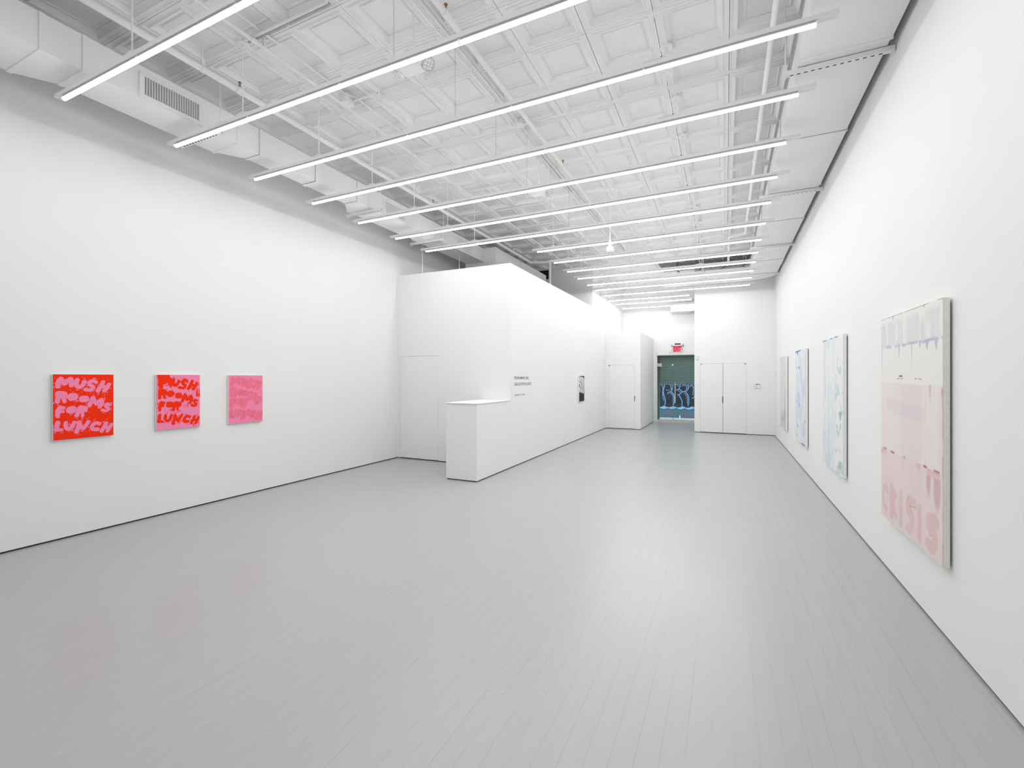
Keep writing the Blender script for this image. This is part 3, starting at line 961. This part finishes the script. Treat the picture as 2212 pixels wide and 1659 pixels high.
def art_mixed(U, V):
    d = sdf_strokes(U, V, LET, ASP)
    wob = (vnoise(U, V, 24, 30, 13) - 0.5) * 0.014
    c = np.ones(U.shape + (3,)) * PINK
    st = vnoise(U, V, 55, 5, 17)
    band = ss(0.62, 0.70, st) * (ss(0.24, 0.28, V) * ss(0.44, 0.40, V) * ss(0.83, 0.87, U) + ss(0.50, 0.54, V) * ss(0.63, 0.60, V) * ss(0.58, 0.62, U) * ss(0.78, 0.75, U)
            + 0.35 * ss(0.62, 0.64, V) * ss(0.72, 0.70, V) * ss(0.1, 0.14, U) * ss(0.4, 0.36, U) + ss(0.92, 0.94, V) * ss(0.78, 0.80, U))
    c = mixc(c, RED, np.clip(band, 0, 1))
    c = mixc(c, RED, ss(0.004, -0.003, d + wob))
    blk = ss(0.05, 0.07, V) * ss(0.25, 0.22, V) * ss(0.28, 0.30, U) * ss(0.36, 0.33, U)
    top = ss(0.295, 0.285, U) * ss(0.17, 0.15, V + 0.12 * ss(0.2, 0.3, U)) * ss(0.0 + 0.12 * V, 0.03 + 0.25 * V, U)
    c = mixc(c, RED, np.clip(blk + top + red_cover(U, V), 0, 1))
    drip = ss(0.06, 0.04, np.abs(U - 0.10)) * ss(0.05, 0.1, V) * ss(0.27, 0.25, V + 0.4 * np.abs(U - 0.09))
    c = mixc(c, RED, drip)
    n = vnoise(U, V, 26, 30, 25)
    rim = ss(0.010, 0.014, d) * ss(0.026, 0.02, d + wob) * ss(0.68, 0.74, n)
    c = mixc(c, RED, rim)
    low = ss(0.855, 0.90, V) * ss(0.03, 0.05, d)
    tin = 0.35 * ss(0.02, 0.0, U)
    return mixc(mixc(c, PINK, low * 0.9), RED, tin)
def art_pink(U, V):
    d = sdf_strokes(U, V, LET, ASP)
    wob = (vnoise(U, V, 18, 22, 33) - 0.5) * 0.03
    c = np.ones(U.shape + (3,)) * PINK
    DEEP = np.array([0.90, 0.16, 0.22])
    a = 0.62 * ss(0.03, -0.01, d + wob) + 0.25 * ss(0.62, 0.7, vnoise(U, V, 40, 5, 35)) * ss(0.06, 0.0, d)
    c = mixc(c, DEEP, np.clip(a, 0, 1))
    rim = ss(0.0, 0.006, d + wob) * ss(0.018, 0.008, d + wob) * ss(0.55, 0.75, vnoise(U, V, 14, 16, 37))
    c = mixc(c, np.array([0.93, 0.07, 0.11]), 0.7 * rim)
    return mixc(c, RED, ss(0.012, 0.0, V) * ss(0.5, 0.62, vnoise(U, V, 22, 3, 39)) + ss(0.06, 0.0, U + 0.6 * V) * 0.7)

ZB, HH = 0.988, 0.645
LXF = XL + 0.032
canvas('square red canvas with bulbous pink lettering, leftmost on the left wall', (LXF, 2.128, ZB), (0, 1, 0), (1, 0, 0), 0.485, HH, 0.032, art_red, 260, 340, gap=0.005)
canvas('canvas with red lettering on pink ground, middle of three on the left wall', (LXF, 3.018, ZB + 0.006), (0, 1, 0), (1, 0, 0), 0.480, 0.640, 0.032, art_mixed, 220, 290, gap=0.005)
canvas('nearly all pink canvas with faint lettering, closest to the office', (LXF, 3.862, ZB + 0.002), (0, 1, 0), (1, 0, 0), 0.484, 0.640, 0.032, art_pink, 200, 260, gap=0.005)

# --- pale tall canvases on the right wall
WHT = lin(238, 236, 233)
def streaks(U, V, nu, nv, seed, lo, hi):
    return ss(lo, hi, vnoise(U, V, nu, nv, seed))
def art_rose(U, V):
    c = np.ones(U.shape + (3,)) * WHT
    LAV = lin(188, 182, 206); PUR = lin(96, 66, 128); ROSE = lin(230, 206, 213); SAL = lin(226, 182, 184); DRK = lin(176, 78, 102); MAU = lin(212, 194, 206)
    # lavender letters on top
    colu = ss(0.40, 0.52, 0.6 * vnoise(U, V, 17, 2, 41) + 0.4 * vnoise(U, V, 30, 11, 39))
    top = colu * ss(0.015, 0.04, V) * ss(0.155, 0.14, V + 0.02 * (vnoise(U, V, 9, 3, 42) - 0.5))
    c = mixc(c, LAV, top * (0.16 + 0.22 * vnoise(U, V, 26, 9, 40)))
    line_ = np.exp(-((V - 0.148 - 0.008 * (vnoise(U, V, 14, 2, 43) - 0.5)) / 0.006) ** 2) * streaks(U, V, 16, 3, 44, 0.4, 0.6)
    c = mixc(c, LAV, 0.9 * line_)
    for (u0, l, w_) in ((0.015, 0.14, 0.012), (0.36, 0.065, 0.022), (0.575, 0.12, 0.010), (0.70, 0.03, 0.03), (0.80, 0.045, 0.04), (0.92, 0.05, 0.035)):
        t = np.clip((V - 0.145) / l, 0, 1)
        c = mixc(c, LAV, 0.75 * ss(w_ * (1 - t) + 0.001, w_ * (1 - t) * 0.5, np.abs(U - u0)) * (V > 0.143) * (t < 1))
    c = mixc(c, PUR, 0.6 * ss(0.006, 0.0, V) * streaks(U, V, 9, 1, 45, 0.45, 0.6))
    for (u0, l) in ((0.25, 0.03), (0.76, 0.02)):
        c = mixc(c, PUR, 0.6 * ss(0.012, 0.002, np.abs(U - u0)) * ss(l, 0.0, V))
    # purple dashes
    dash = ss(0.0028, 0.001, np.abs(V - 0.302 + 0.006 * (vnoise(U, V, 24, 2, 38) - 0.5))) * (ss(0.30, 0.31, U) * ss(0.43, 0.42, U) + ss(0.62, 0.63, U) * ss(0.73, 0.72, U)) * streaks(U, V, 90, 3, 46, 0.35, 0.5)
    dash += ss(0.006, 0.002, np.abs(V - 0.290)) * ss(0.05, 0.01, np.abs(U - 0.39))
    c = mixc(c, PUR, np.clip(dash, 0, 1) * 0.9)
    # pink middle
    e = 0.318 + 0.008 * (vnoise(U, V, 10, 1, 47) - 0.5) + 0.012 * U
    mid = ss(e - 0.002, e + 0.003, V)
    c = mixc(c, ROSE, mid * (0.28 + 0.22 * ss(0.35, 0.65, vnoise(U, V, 9, 2, 48))))
    c = mixc(c, MAU, mid * 0.22 * ss(0.395, 0.41, V - 0.035 * U + 0.01) * ss(0.475, 0.455, V - 0.035 * U + 0.01) * ss(0.12, 0.14, U) * ss(0.78, 0.76, U))
    for u0 in (0.12, 0.27, 0.43, 0.60, 0.775):
        c = mixc(c, SAL, mid * 0.25 * ss(0.006, 0.001, np.abs(U - u0)))
    c = mixc(c, DRK, 0.35 * ss(0.02, 0.004, np.abs(U - 0.84 - 0.0)) * ss(0.325, 0.33, V) * ss(0.40, 0.34, V) + 0.35 * ss(0.02, 0.0, np.abs(U - 0.99)) * ss(0.335, 0.34, V) * ss(0.40, 0.35, V))
    # salmon bottom
    e2 = 0.655 + 0.006 * (vnoise(U, V, 12, 1, 49) - 0.5)
    bot = ss(e2 - 0.002, e2 + 0.003, V)
    c = mixc(c, lin(232, 208, 206), bot * 0.42)
    rag = ss(0.008, 0.002, np.abs(V - e2)) * ss(0.48, 0.56, vnoise(U, V, 13, 1, 50)) * ss(0.03, 0.08, U)
    c = mixc(c, DRK, 0.8 * rag)
    drp = ss(0.50, 0.60, vnoise(U, V, 16, 1, 51)) * ss(e2, e2 + 0.004, V) * ss(e2 + 0.05, e2 + 0.01, V)
    c = mixc(c, SAL, 0.7 * drp)
    for (u0, w_, v1) in ((0.82, 0.03, 0.80), (0.93, 0.045, 0.84)):
        c = mixc(c, lin(204, 150, 162), 0.55 * ss(w_, w_ * 0.8, np.abs(U - u0)) * ss(0.68, 0.69, V) * ss(v1, v1 - 0.06, V + np.abs(U - u0)))
    st = [([(0.13,0.855),(0.06,0.85),(0.05,0.93),(0.11,0.955)],0.018), ([(0.22,0.835),(0.22,0.955)],0.020), ([(0.22,0.84),(0.30,0.855),(0.24,0.89),(0.31,0.955)],0.016),
          ([(0.40,0.835),(0.39,0.965)],0.022), ([(0.62,0.83),(0.53,0.84),(0.52,0.875),(0.58,0.90),(0.57,0.95),(0.50,0.965)],0.022), ([(0.70,0.84),(0.70,0.965)],0.020), ([(0.92,0.85),(0.82,0.85),(0.82,0.89),(0.90,0.91),(0.88,0.96),(0.80,0.955)],0.021)]
    d = sdf_strokes(U, V, st, 1.2 / 1.615)
    c = mixc(c, SAL, (0.35 + 0.35 * vnoise(U, V, 14, 5, 55)) * ss(0.004, -0.004, d + 0.02 * (vnoise(U, V, 20, 8, 52) - 0.5)))
    c = mixc(c, DRK, 0.35 * ss(0.004, 0.0, d) * ss(-0.005, 0.0, d) * ss(0.7, 0.8, vnoise(U, V, 12, 14, 53)))
    return mixc(c, DRK, 0.4 * ss(0.988, 0.997, U) * ss(0.35, 0.6, vnoise(U, V, 2, 16, 54)) * ss(0.3, 0.36, V))
def scrib(U, V, seed, n, amp):
    """loose wandering pencil-like strokes"""
    r = np.random.default_rng(seed)
    st = []
    for _ in range(n):
        u, v = r.random() * 0.9 + 0.05, r.random() * 0.9 + 0.04
        pts = [(u, v)]
        for _k in range(r.integers(3, 7)):
            u += r.normal() * 0.05 * amp; v += r.normal() * 0.035 * amp + 0.01
            pts.append((min(max(u, 0.02), 0.98), min(max(v, 0.02), 0.98)))
        st.append((pts[:6], 0.003))
    return sdf_strokes(U, V, st, 0.74)
def art_aqua(U, V):
    c = np.ones(U.shape + (3,)) * lin(236, 238, 238)
    BL = lin(182, 198, 226); TE = lin(140, 182, 178); DB = lin(40, 82, 168)
    left = ss(0.75, 0.35, U)
    c = mixc(c, BL, 0.30 * left * streaks(U, V, 9, 5, 61, 0.5, 0.7))
    c = mixc(c, BL, 0.16 * left * ss(0.55, 0.75, V))
    d = scrib(U, V, 62, 26, 1.1)
    c = mixc(c, BL, 0.4 * left * ss(0.008, 0.0, d))
    rt = ss(0.55, 0.75, U)
    c = mixc(c, TE, 0.5 * rt * ss(0.012, 0.0, scrib(U, V, 64, 24, 0.8)))
    c = mixc(c, TE, 0.35 * rt * streaks(U, V, 9, 22, 65, 0.62, 0.75) * (ss(0.25, 0.3, V) * ss(0.62, 0.55, V) + ss(0.8, 0.85, V)))
    tri = ss(0.0, 0.02, (0.08 - np.abs(U - 0.88)) - (V - 0.55) * 0.9) * ss(0.545, 0.55, V) * ss(0.62, 0.6, V)
    c = mixc(c, TE, 0.8 * tri)
    tri2 = ss(0.07, 0.05, np.abs(U - 0.86)) * ss(0.90, 0.91, V) * ss(0.96, 0.95, V)
    c = mixc(c, TE, 0.6 * tri2)
    c = mixc(c, DB, 0.85 * ss(0.012, 0.002, V) * ss(0.45, 0.6, vnoise(U, V, 7, 1, 66)))
    return mixc(c, TE, 0.8 * ss(0.02, 0.0, V) * ss(0.08, 0.02, np.abs(U - 0.72)))
def art_blue(U, V):
    c = np.ones(U.shape + (3,)) * lin(232, 234, 238)
    BL = lin(186, 196, 230); DB = lin(48, 80, 190)
    c = mixc(c, BL, 0.34 * streaks(U, V, 7, 7, 71, 0.52, 0.66))
    c = mixc(c, BL, 0.2 * streaks(U, V, 12, 3, 72, 0.55, 0.7))
    c = mixc(c, BL, 0.35 * ss(0.12, 0.10, np.abs(U - 0.82)) * (ss(0.30, 0.32, V) * ss(0.48, 0.46, V) + ss(0.76, 0.78, V) * ss(0.93, 0.90, V)))
    c = mixc(c, BL, 0.5 * ss(0.16, 0.12, np.abs(U - 0.30 - 0.25 * (V - 0.5))) * ss(0.44, 0.47, V) * ss(0.66, 0.60, V))
    c = mixc(c, DB, 0.9 * ss(0.02, 0.004, V) * ss(0.6, 0.5, U) + 0.85 * ss(0.05, 0.02, np.abs(U - 0.22)) * ss(0.065, 0.03, V) + 0.8 * ss(0.04, 0.01, np.abs(U - 0.06)) * ss(0.04, 0.01, V))
    for (u, v, s) in ((0.35, 0.185, 0.03), (0.15, 0.19, 0.02), (0.42, 0.20, 0.014), (0.22, 0.83, 0.03), (0.18, 0.94, 0.02), (0.42, 0.60, 0.02), (0.05, 0.57, 0.018), (0.93, 0.75, 0.025)):
        c = mixc(c, DB, 0.8 * ss(1.0, 0.5, np.hypot((U - u) / (s * 2.2), (V - v - 0.2 * (U - u)) / (s * 0.6))))
    return mixc(c, DB, 0.9 * ss(0.985, 0.992, V) * ss(0.60, 0.66, U) * ss(0.95, 0.9, U))
def art_grey(U, V):
    c = np.ones(U.shape + (3,)) * lin(222, 224, 222)
    GR = lin(178, 184, 182); DG = lin(70, 70, 72)
    c = mixc(c, GR, 0.55 * streaks(U, V, 6, 3, 81, 0.45, 0.65) * ss(0.25, 0.8, V))
    d = scrib(U, V, 83, 14, 1.2)
    c = mixc(c, GR, 0.75 * ss(0.012, 0.0, d) * (ss(0.3, 0.25, V) + ss(0.7, 0.75, V)))
    c = mixc(c, GR, 0.5 * ss(0.45, 0.40, np.abs(U - 0.5)) * ss(0.75, 0.76, V) * ss(0.93, 0.9, V) * ss(0.45, 0.6, vnoise(U, V, 9, 3, 84)))
    return mixc(c, DG, 0.9 * ss(0.008, 0.002, V) * (ss(0.14, 0.10, np.abs(U - 0.22)) + ss(0.06, 0.03, np.abs(U - 0.60))))
RXF = XR - 0.045
RG = None
def rcanvas(label, ynear, yfar, z0, z1, fn, nu, nv):
    canvas(label, (RXF, yfar, z0), (0, -1, 0), (-1, 0, 0), yfar - ynear, z1 - z0, 0.045, fn, nu, nv, gap=0.012)
rcanvas('tall rose and lavender washed canvas, nearest on the right wall', 3.576, 4.776, 0.462, 2.081, art_rose, 260, 420)
rcanvas('tall white canvas with pale blue and teal marks on the right wall', 6.153, 7.322, 0.482, 2.089, art_aqua, 180, 260)
rcanvas('tall white canvas with bright blue strokes on the right wall', 8.804, 9.97, 0.462, 2.086, art_blue, 120, 200)
rcanvas('tall pale grey canvas, farthest on the right wall', 11.492, 12.64, 0.452, 2.076, art_grey, 90, 150)

# --- small black and white canvas on the office side wall
def art_black(U, V):
    c = np.ones(U.shape + (3,)) * lin(48, 50, 51)
    st = [([(0.08,0.04),(0.06,0.15),(0.18,0.19),(0.24,0.06)],0.045), ([(0.36,0.08),(0.38,0.20)],0.05), ([(0.52,0.07),(0.54,0.24),(0.70,0.22)],0.045), ([(0.56,0.08),(0.74,0.10)],0.04), ([(0.60,0.15),(0.70,0.15)],0.03), ([(0.86,0.13),(0.92,0.20),(0.86,0.27)],0.05),
          ([(0.06,0.26),(0.20,0.32),(0.26,0.40)],0.05), ([(0.34,0.28),(0.38,0.40)],0.05), ([(0.55,0.31),(0.58,0.42),(0.70,0.40),(0.72,0.31)],0.045), ([(0.88,0.34),(0.90,0.47)],0.05),
          ([(0.08,0.46),(0.08,0.60)],0.05), ([(0.10,0.47),(0.24,0.50)],0.04), ([(0.26,0.58),(0.36,0.62)],0.05), ([(0.44,0.46),(0.46,0.62)],0.045), ([(0.60,0.52),(0.64,0.63)],0.05), ([(0.80,0.52),(0.86,0.60),(0.80,0.66)],0.05)]
    d = sdf_strokes(U, V, st, 0.71)
    c = mixc(c, lin(232, 234, 236), ss(0.006, -0.004, d + 0.016 * (vnoise(U, V, 16, 18, 91) - 0.5)) * (0.72 + 0.28 * vnoise(U, V, 14, 16, 92)))
    return c
canvas('small black canvas with white bubble lettering on the office side wall', (XB + 0.032, 11.372, 0.986), (0, 1, 0), (1, 0, 0), 0.468, 0.660, 0.032, art_black, 110, 150, gap=0.005)

# ------------------------------------------------------------------ lettering
def text_obj(body, name, mat, parent, to_world, w, h, shear=0.0, ext=0.0):
    """flat letters fitted to w x h; to_world maps (x, y) in metres to a point"""
    cu = bpy.data.curves.new(name, 'FONT')
    cu.body = body
    cu.size = 1.0
    cu.shear = shear
    cu.resolution_u = 3
    if ext:
        cu.offset = ext
    tmp = bpy.data.objects.new('tmp_text', cu)
    col.objects.link(tmp)
    dg = bpy.context.evaluated_depsgraph_get()
    dg.update()
    me = bpy.data.meshes.new_from_object(tmp.evaluated_get(dg))
    bpy.data.objects.remove(tmp, do_unlink=True)
    a = np.array([v.co[:] for v in me.vertices])
    lo, hi = a.min(0), a.max(0)
    org = ORG[parent.name]
    for v in me.vertices:
        u = (v.co.x - lo[0]) / (hi[0] - lo[0]) * w
        t = (v.co.y - lo[1]) / (hi[1] - lo[1]) * h
        v.co = Vector(to_world(u, t)) - org
    me.materials.clear()
    me.materials.append(M[mat])
    me.update()
    o = bpy.data.objects.new(name, me)
    link(o, parent)
    return o

wt = empty('wall_lettering', (XB, 7.8, 1.27), 'dark vinyl exhibition lettering on the office side wall', 'lettering')
xf = XB + 0.0015
text_obj('STEFAN MARX (DE)', 'title_line', 'text', wt, lambda u, t: (xf, 7.457 + u, 1.556 + t), 0.66, 0.066, ext=0.005)
text_obj('DIALOGUE WITH A GHOST', 'subtitle_line', 'text_soft', wt, lambda u, t: (xf, 7.463 + u, 1.456 + t), 0.80, 0.055, shear=0.25)
text_obj('10/12/2023 - 11/11/2023', 'date_line', 'text_soft', wt, lambda u, t: (xf, 7.477 + u, 1.268 + t), 0.47, 0.032)

# ------------------------------------------------------------------ exit sign and small wall devices
ys_ = YE - 0.03
es = empty('exit_sign', (-1.56, YE, 2.50), 'red EXIT sign above the glass entrance', 'sign')
B(-1.645, -1.455, YE - 0.05, YE, 2.775, 2.815).build('mount', 'black', es)
B(-1.745, -1.375, YE - 0.055, YE, 2.725, 2.770).build('housing', 'rail', es, bevel=0.004)
for xx in (-1.757, -1.375):
    B(xx, xx + 0.012, YE - 0.058, YE, 2.715, 2.782).build('end_cap', 'black', es)
B(-1.74, -1.38, YE - 0.034, YE - 0.028, 2.50, 2.725).build('acrylic_panel', 'acrylic', es)
text_obj('EXIT', 'exit_letters', 'exit', es, lambda u, t: (-1.693 + u, YE - 0.036, 2.525 + t), 0.262, 0.19, ext=0.04)
for s, xx in ((-1, -1.712), (1, -1.408)):
    MB().add([(xx + s * 0.024, YE - 0.036, 2.618), (xx, YE - 0.036, 2.645), (xx, YE - 0.036, 2.591), (xx + s * 0.024, YE - 0.034, 2.618), (xx, YE - 0.034, 2.645), (xx, YE - 0.034, 2.591)],
             [(0, 1, 2), (5, 4, 3), (0, 3, 4, 1), (1, 4, 5, 2), (2, 5, 3, 0)]).build('arrow', 'exit_soft', es)

def sensor(x, y, z, label):
    r = empty('motion_sensor', (x, y, z), label, 'sensor', 'white motion sensors')
    a = [(x - 0.032, y, z), (x - 0.03, y - 0.03, z + 0.012), (x + 0.03, y - 0.03, z + 0.012), (x + 0.032, y, z)]
    b = [(x - 0.032, y, z + 0.12), (x - 0.03, y - 0.045, z + 0.115), (x + 0.03, y - 0.045, z + 0.115), (x + 0.032, y, z + 0.12)]
    MB().loft(a, b).build('sensor_body', 'plastic', r, bevel=0.006)
    B(x - 0.02, x + 0.02, y - 0.041, y - 0.03, z + 0.02, z + 0.06).build('sensor_window', 'plastic', r)
sensor(-0.765, YK, 2.12, 'white motion sensor on the far wall left of the double doors')
sensor(-1.80, YE, 2.475, 'white motion sensor left of the EXIT sign')

kp = empty('alarm_keypad', (0.781, YK, 1.31), 'white alarm keypad on the far wall right of the double doors', 'keypad')
B(0.695, 0.868, YK - 0.028, YK, 1.31, 1.437).build('case', 'plastic', kp, bevel=0.004)
B(0.755, 0.845, YK - 0.0295, YK - 0.027, 1.405, 1.427).build('display', 'grey', kp)
B(0.757, 0.777, YK - 0.0295, YK - 0.027, 1.34, 1.385).build('key_column', 'lgrey', kp)
for (xa, za) in ((0.71, 1.41), (0.71, 1.37), (0.84, 1.37)):
    B(xa, xa + 0.014, YK - 0.0295, YK - 0.027, za, za + 0.014).build('button', 'lgrey', kp)
sw = empty('light_switch', (XR, 14.05, 1.67), 'white light switch plate on the right wall near the far corner', 'switch')
B(XR - 0.012, XR, 14.0, 14.08, 1.665, 1.785).build('plate', 'plastic', sw, bevel=0.003)
B(XR - 0.017, XR - 0.012, 14.025, 14.055, 1.70, 1.75).build('rocker', 'plastic', sw)

# ------------------------------------------------------------------ glass entrance
gd = empty('door_5', (-1.56, YE, 0), 'frameless glass street door with steel fittings', 'door')
gd['kind'] = 'structure'
m = MB()
m.box(EX0, EX0 + 0.02, YE + 0.02, YE + 0.1, 0, EZ)
m.box(EX0 + 0.02, EX1, YE + 0.02, YE + 0.1, EZ - 0.02, EZ)
m.build('door_frame', 'wall', gd)
GY = YE + 0.05
XS = -1.722
B(EX0 + 0.022, EX1 - 0.01, GY, GY + 0.01, 2.065, EZ - 0.02).build('transom_pane', 'glass', gd)
B(EX0 + 0.022, XS - 0.004, GY, GY + 0.01, 0.10, 2.058).build('glass_pane', 'glass', gd)
B(XS + 0.004, EX1 - 0.01, GY, GY + 0.01, 0.10, 2.058).build('glass_pane', 'glass', gd)
B(EX0 + 0.022, XS - 0.004, GY - 0.02, GY + 0.03, 0.012, 0.10).build('bottom_rail', 'rail', gd)
B(XS + 0.004, EX1 - 0.01, GY - 0.02, GY + 0.03, 0.012, 0.10).build('bottom_rail', 'rail', gd)
B(EX0 + 0.022, EX0 + 0.18, GY - 0.015, GY + 0.025, 2.066, 2.115).build('patch_fitting', 'steel', gd)
B(EX0 + 0.022, EX0 + 0.18, GY - 0.015, GY + 0.025, 2.006, 2.056).build('patch_fitting', 'steel', gd)
MB().cyl((XS - 0.005, GY - 0.015, 2.06), (XS - 0.005, GY + 0.02, 2.06), 0.03, 12).build('glass_clip', 'plastic', gd)
B(XS - 0.006, XS + 0.006, GY - 0.001, GY + 0.011, 0.10, 2.03).build('glass_joint', 'guide', gd)
B(-1.655, -1.625, GY - 0.055, GY - 0.025, 0.70, 1.42).box(-1.65, -1.63, GY - 0.025, GY, 0.78, 0.81).box(-1.65, -1.63, GY - 0.025, GY, 1.31, 1.34).build('pull_handle', 'steel', gd)
B(EX0, EX1, YE - 0.01, YE + 0.2, 0.0, 0.012).build('threshold', 'rail', gd)
for xx in (-1.80, -1.68):
    B(xx, xx + 0.03, GY - 0.024, GY - 0.02, 0.03, 0.07).build('lock_plate', 'steel', gd)

# street side: roller shutter with graffiti
SY = 17.62
sh = empty('roller_shutter', (-1.5, SY, 0), 'green grey roller shutter half lowered outside the glass door', 'shutter')
m = MB()
zz = 1.38
SX0, SX1 = -2.217, -0.55
while zz < 2.62:
    h = 0.0745
    m.add([(SX0, SY, zz), (SX1, SY, zz), (SX1, SY - 0.018, zz + 0.016), (SX0, SY - 0.018, zz + 0.016), (SX0, SY - 0.022, zz + 0.05), (SX1, SY - 0.022, zz + 0.05), (SX1, SY, zz + h), (SX0, SY, zz + h),
           (SX0, SY + 0.01, zz), (SX1, SY + 0.01, zz), (SX1, SY + 0.01, zz + h), (SX0, SY + 0.01, zz + h)],
          [(0, 1, 2, 3), (3, 2, 5, 4), (4, 5, 6, 7), (9, 8, 11, 10), (8, 9, 1, 0), (7, 6, 10, 11)])
    zz += h
m.build('shutter_curtain', 'shutter', sh, kind='stuff')
B(SX0 - 0.30, SX0 + 0.002, SY - 0.10, SY + 0.02, 0, 2.62).build('guide_rail', 'guide', sh)
B(SX1, SX1 + 0.15, SY - 0.10, SY + 0.02, 0, 2.62).build('guide_rail', 'guide', sh)
B(SX0 - 0.3, SX1 + 0.15, SY - 0.2, SY + 0.2, 2.62, 2.9).build('shutter_box', 'guide', sh)
m = MB()
m.box(SX0, SX1, SY - 0.03, SY + 0.015, 1.345, 1.385)
m.build('bottom_bar', 'shutter', sh)

# street: pavement and a graffiti-covered hoarding seen under the half-raised shutter
HY = 19.3
PXM = 0.0010535
hx = lambda px: -2.429 + (px - 85) * PXM
hz = lambda py: 0.029 + (1425 - py) * 0.001114
GS = [([(60,300),(88,255),(150,240),(190,290),(200,420),(190,600),(215,760),(228,820)],11),([(270,40),(262,240),(250,330),(215,430),(222,560),(255,680),(285,780),(288,890),(265,970)],18),
      ([(400,210),(450,240),(490,270),(500,400)],13),([(540,120),(555,240),(560,310),(530,390),(505,470)],17),([(370,560),(430,510),(500,505),(560,540),(600,620),(612,740),(605,870),(575,970)],18),([(470,565),(530,575),(560,640),(570,740),(555,840)],11),
      ([(318,410),(350,440),(410,445),(450,410)],8),([(690,425),(760,405),(830,415),(870,470),(860,530),(810,580),(740,595)],15),([(735,455),(790,470),(820,520)],9),([(760,600),(830,690),(880,800),(895,900),(890,980)],16),
      ([(690,245),(745,250),(760,320)],9),([(830,100),(825,240),(820,310),(785,390)],15),([(905,285),(960,255),(1020,265),(1050,310),(1040,390)],12),([(1060,150),(1100,250),(1115,330),(1080,410),(1000,475),(880,495)],18),
      ([(1000,480),(1070,560),(1110,640),(1130,760),(1125,890),(1105,980)],17),([(955,550),(1020,580),(1065,680),(1080,800),(1075,910)],11),([(1160,300),(1220,262),(1280,290),(1300,350)],15),([(1290,310),(1285,450),(1275,610)],12),([(1255,720),(1320,670),(1420,640)],13),
      ([(1400,260),(1430,420),(1410,620),(1440,820),(1430,980)],16)]
GX0, GX1, GY0, GY1 = -600, 1800, -300, 1425
GW, GH = GX1 - GX0, GY1 - GY0
GST = [([((a - GX0) / GW, (b - GY0) / GH) for a, b in p_], r_ / GH) for p_, r_ in GS]
def art_graffiti(U, V):
    px = U * GW + GX0; py = V * GH + GY0
    c = np.ones(U.shape + (3,)) * lin(52, 60, 70)
    c = mixc(c, lin(36, 43, 52), 0.6 * streaks(U, V, 4, 30, 95, 0.4, 0.6))
    d = sdf_strokes(U, V, GST, GW / GH)
    c = mixc(c, lin(138, 180, 228), ss(0.002, -0.002, d))
    top_e = 1000 + 55 * np.abs(np.sin((px - 250) / 330 * math.pi))
    bot_e = 1075 + 45 * np.abs(np.cos((px - 235) / 300 * math.pi)) + 10 * vnoise(U, V, 9, 1, 96)
    c = mixc(c, lin(104, 116, 134), ss(bot_e + 18, bot_e + 24, py))
    c = mixc(c, lin(122, 136, 154), ss(bot_e + 24, bot_e + 30, py) * (0.6 * vnoise(U, V, 18, 40, 97)))
    TEAL = lin(10, 146, 138)
    c = mixc(c, TEAL, ss(bot_e + 18, bot_e + 22, py) * ss(bot_e + 50, bot_e + 42, py))
    for (x0, y1, w_) in ((195, 1320, 30), (638, 1405, 36), (795, 1410, 38)):
        t = np.clip((py - 1110) / (y1 - 1110), 0, 1)
        ww = w_ * (1.3 - 1.0 * np.sin(np.clip(t, 0, 0.75) / 0.75 * math.pi * 0.62) + 0.8 * ss(0.5, 0.9, t))
        c = mixc(c, TEAL, ss(ww, ww - 5, np.abs(px - x0 + 8 * np.sin(t * 3))) * ss(1105, 1115, py) * ss(y1, y1 - 12, py))
    c = mixc(c, lin(34, 40, 52), ss(bot_e - 2, bot_e + 2, py) * ss(bot_e + 22, bot_e + 18, py))
    return mixc(c, lin(168, 200, 238), ss(top_e - 4, top_e + 4, py) * ss(bot_e + 2, bot_e - 2, py))
hd_w, hd_h = GW * PXM, GH * 0.001114
gf = canvas('dark hoarding with pale blue graffiti letters across the pavement', (hx(GX0), HY, 0.0), (1, 0, 0), (0, -1, 0), hd_w, hd_h, 0.1, art_graffiti, 420, 320)
gf.name = 'graffiti_hoarding'
gf['category'] = 'hoarding'
for chd in list(gf.children):
    if chd.name.startswith('canvas_face'):
        chd.name = 'painted_face'
        chd.data.materials.clear()
        chd.data.materials.append(M['spray'])
    elif chd.name.startswith('canvas_edge'):
        chd.name = 'board'
        chd.data.materials.clear()
        chd.data.materials.append(M['guide'])
    else:
        bpy.data.objects.remove(chd, do_unlink=True)
bt = empty('bottle', (-1.627, 18.9, 0), 'small clear bottle standing on the pavement before the graffiti', 'bottle')
MB().cyl((-1.627, 18.9, 0), (-1.627, 18.9, 0.09), 0.028, 12).cyl((-1.627, 18.9, 0.09), (-1.627, 18.9, 0.12), 0.028, 12, r1=0.012).build('bottle_body', 'plastic', bt)
MB().cyl((-1.627, 18.9, 0.12), (-1.627, 18.9, 0.145), 0.013, 10).build('bottle_cap', 'plastic', bt)
struct(B(-7.0, 5.0, YE + 0.2, 23.0, -0.12, 0.0), 'floor_outside', 'side', 'pale pavement outside the entrance', 'pavement')
struct(B(-2.60, EX0, YE + 0.2, SY - 0.1, 0, 2.9), 'wall_outside_left', 'guide', 'dark reveal left of the roller shutter', 'wall')
struct(B(-0.40, 0.0, YE + 0.2, SY - 0.1, 0, 2.9), 'wall_outside_right', 'guide', 'dark reveal right of the roller shutter', 'wall')
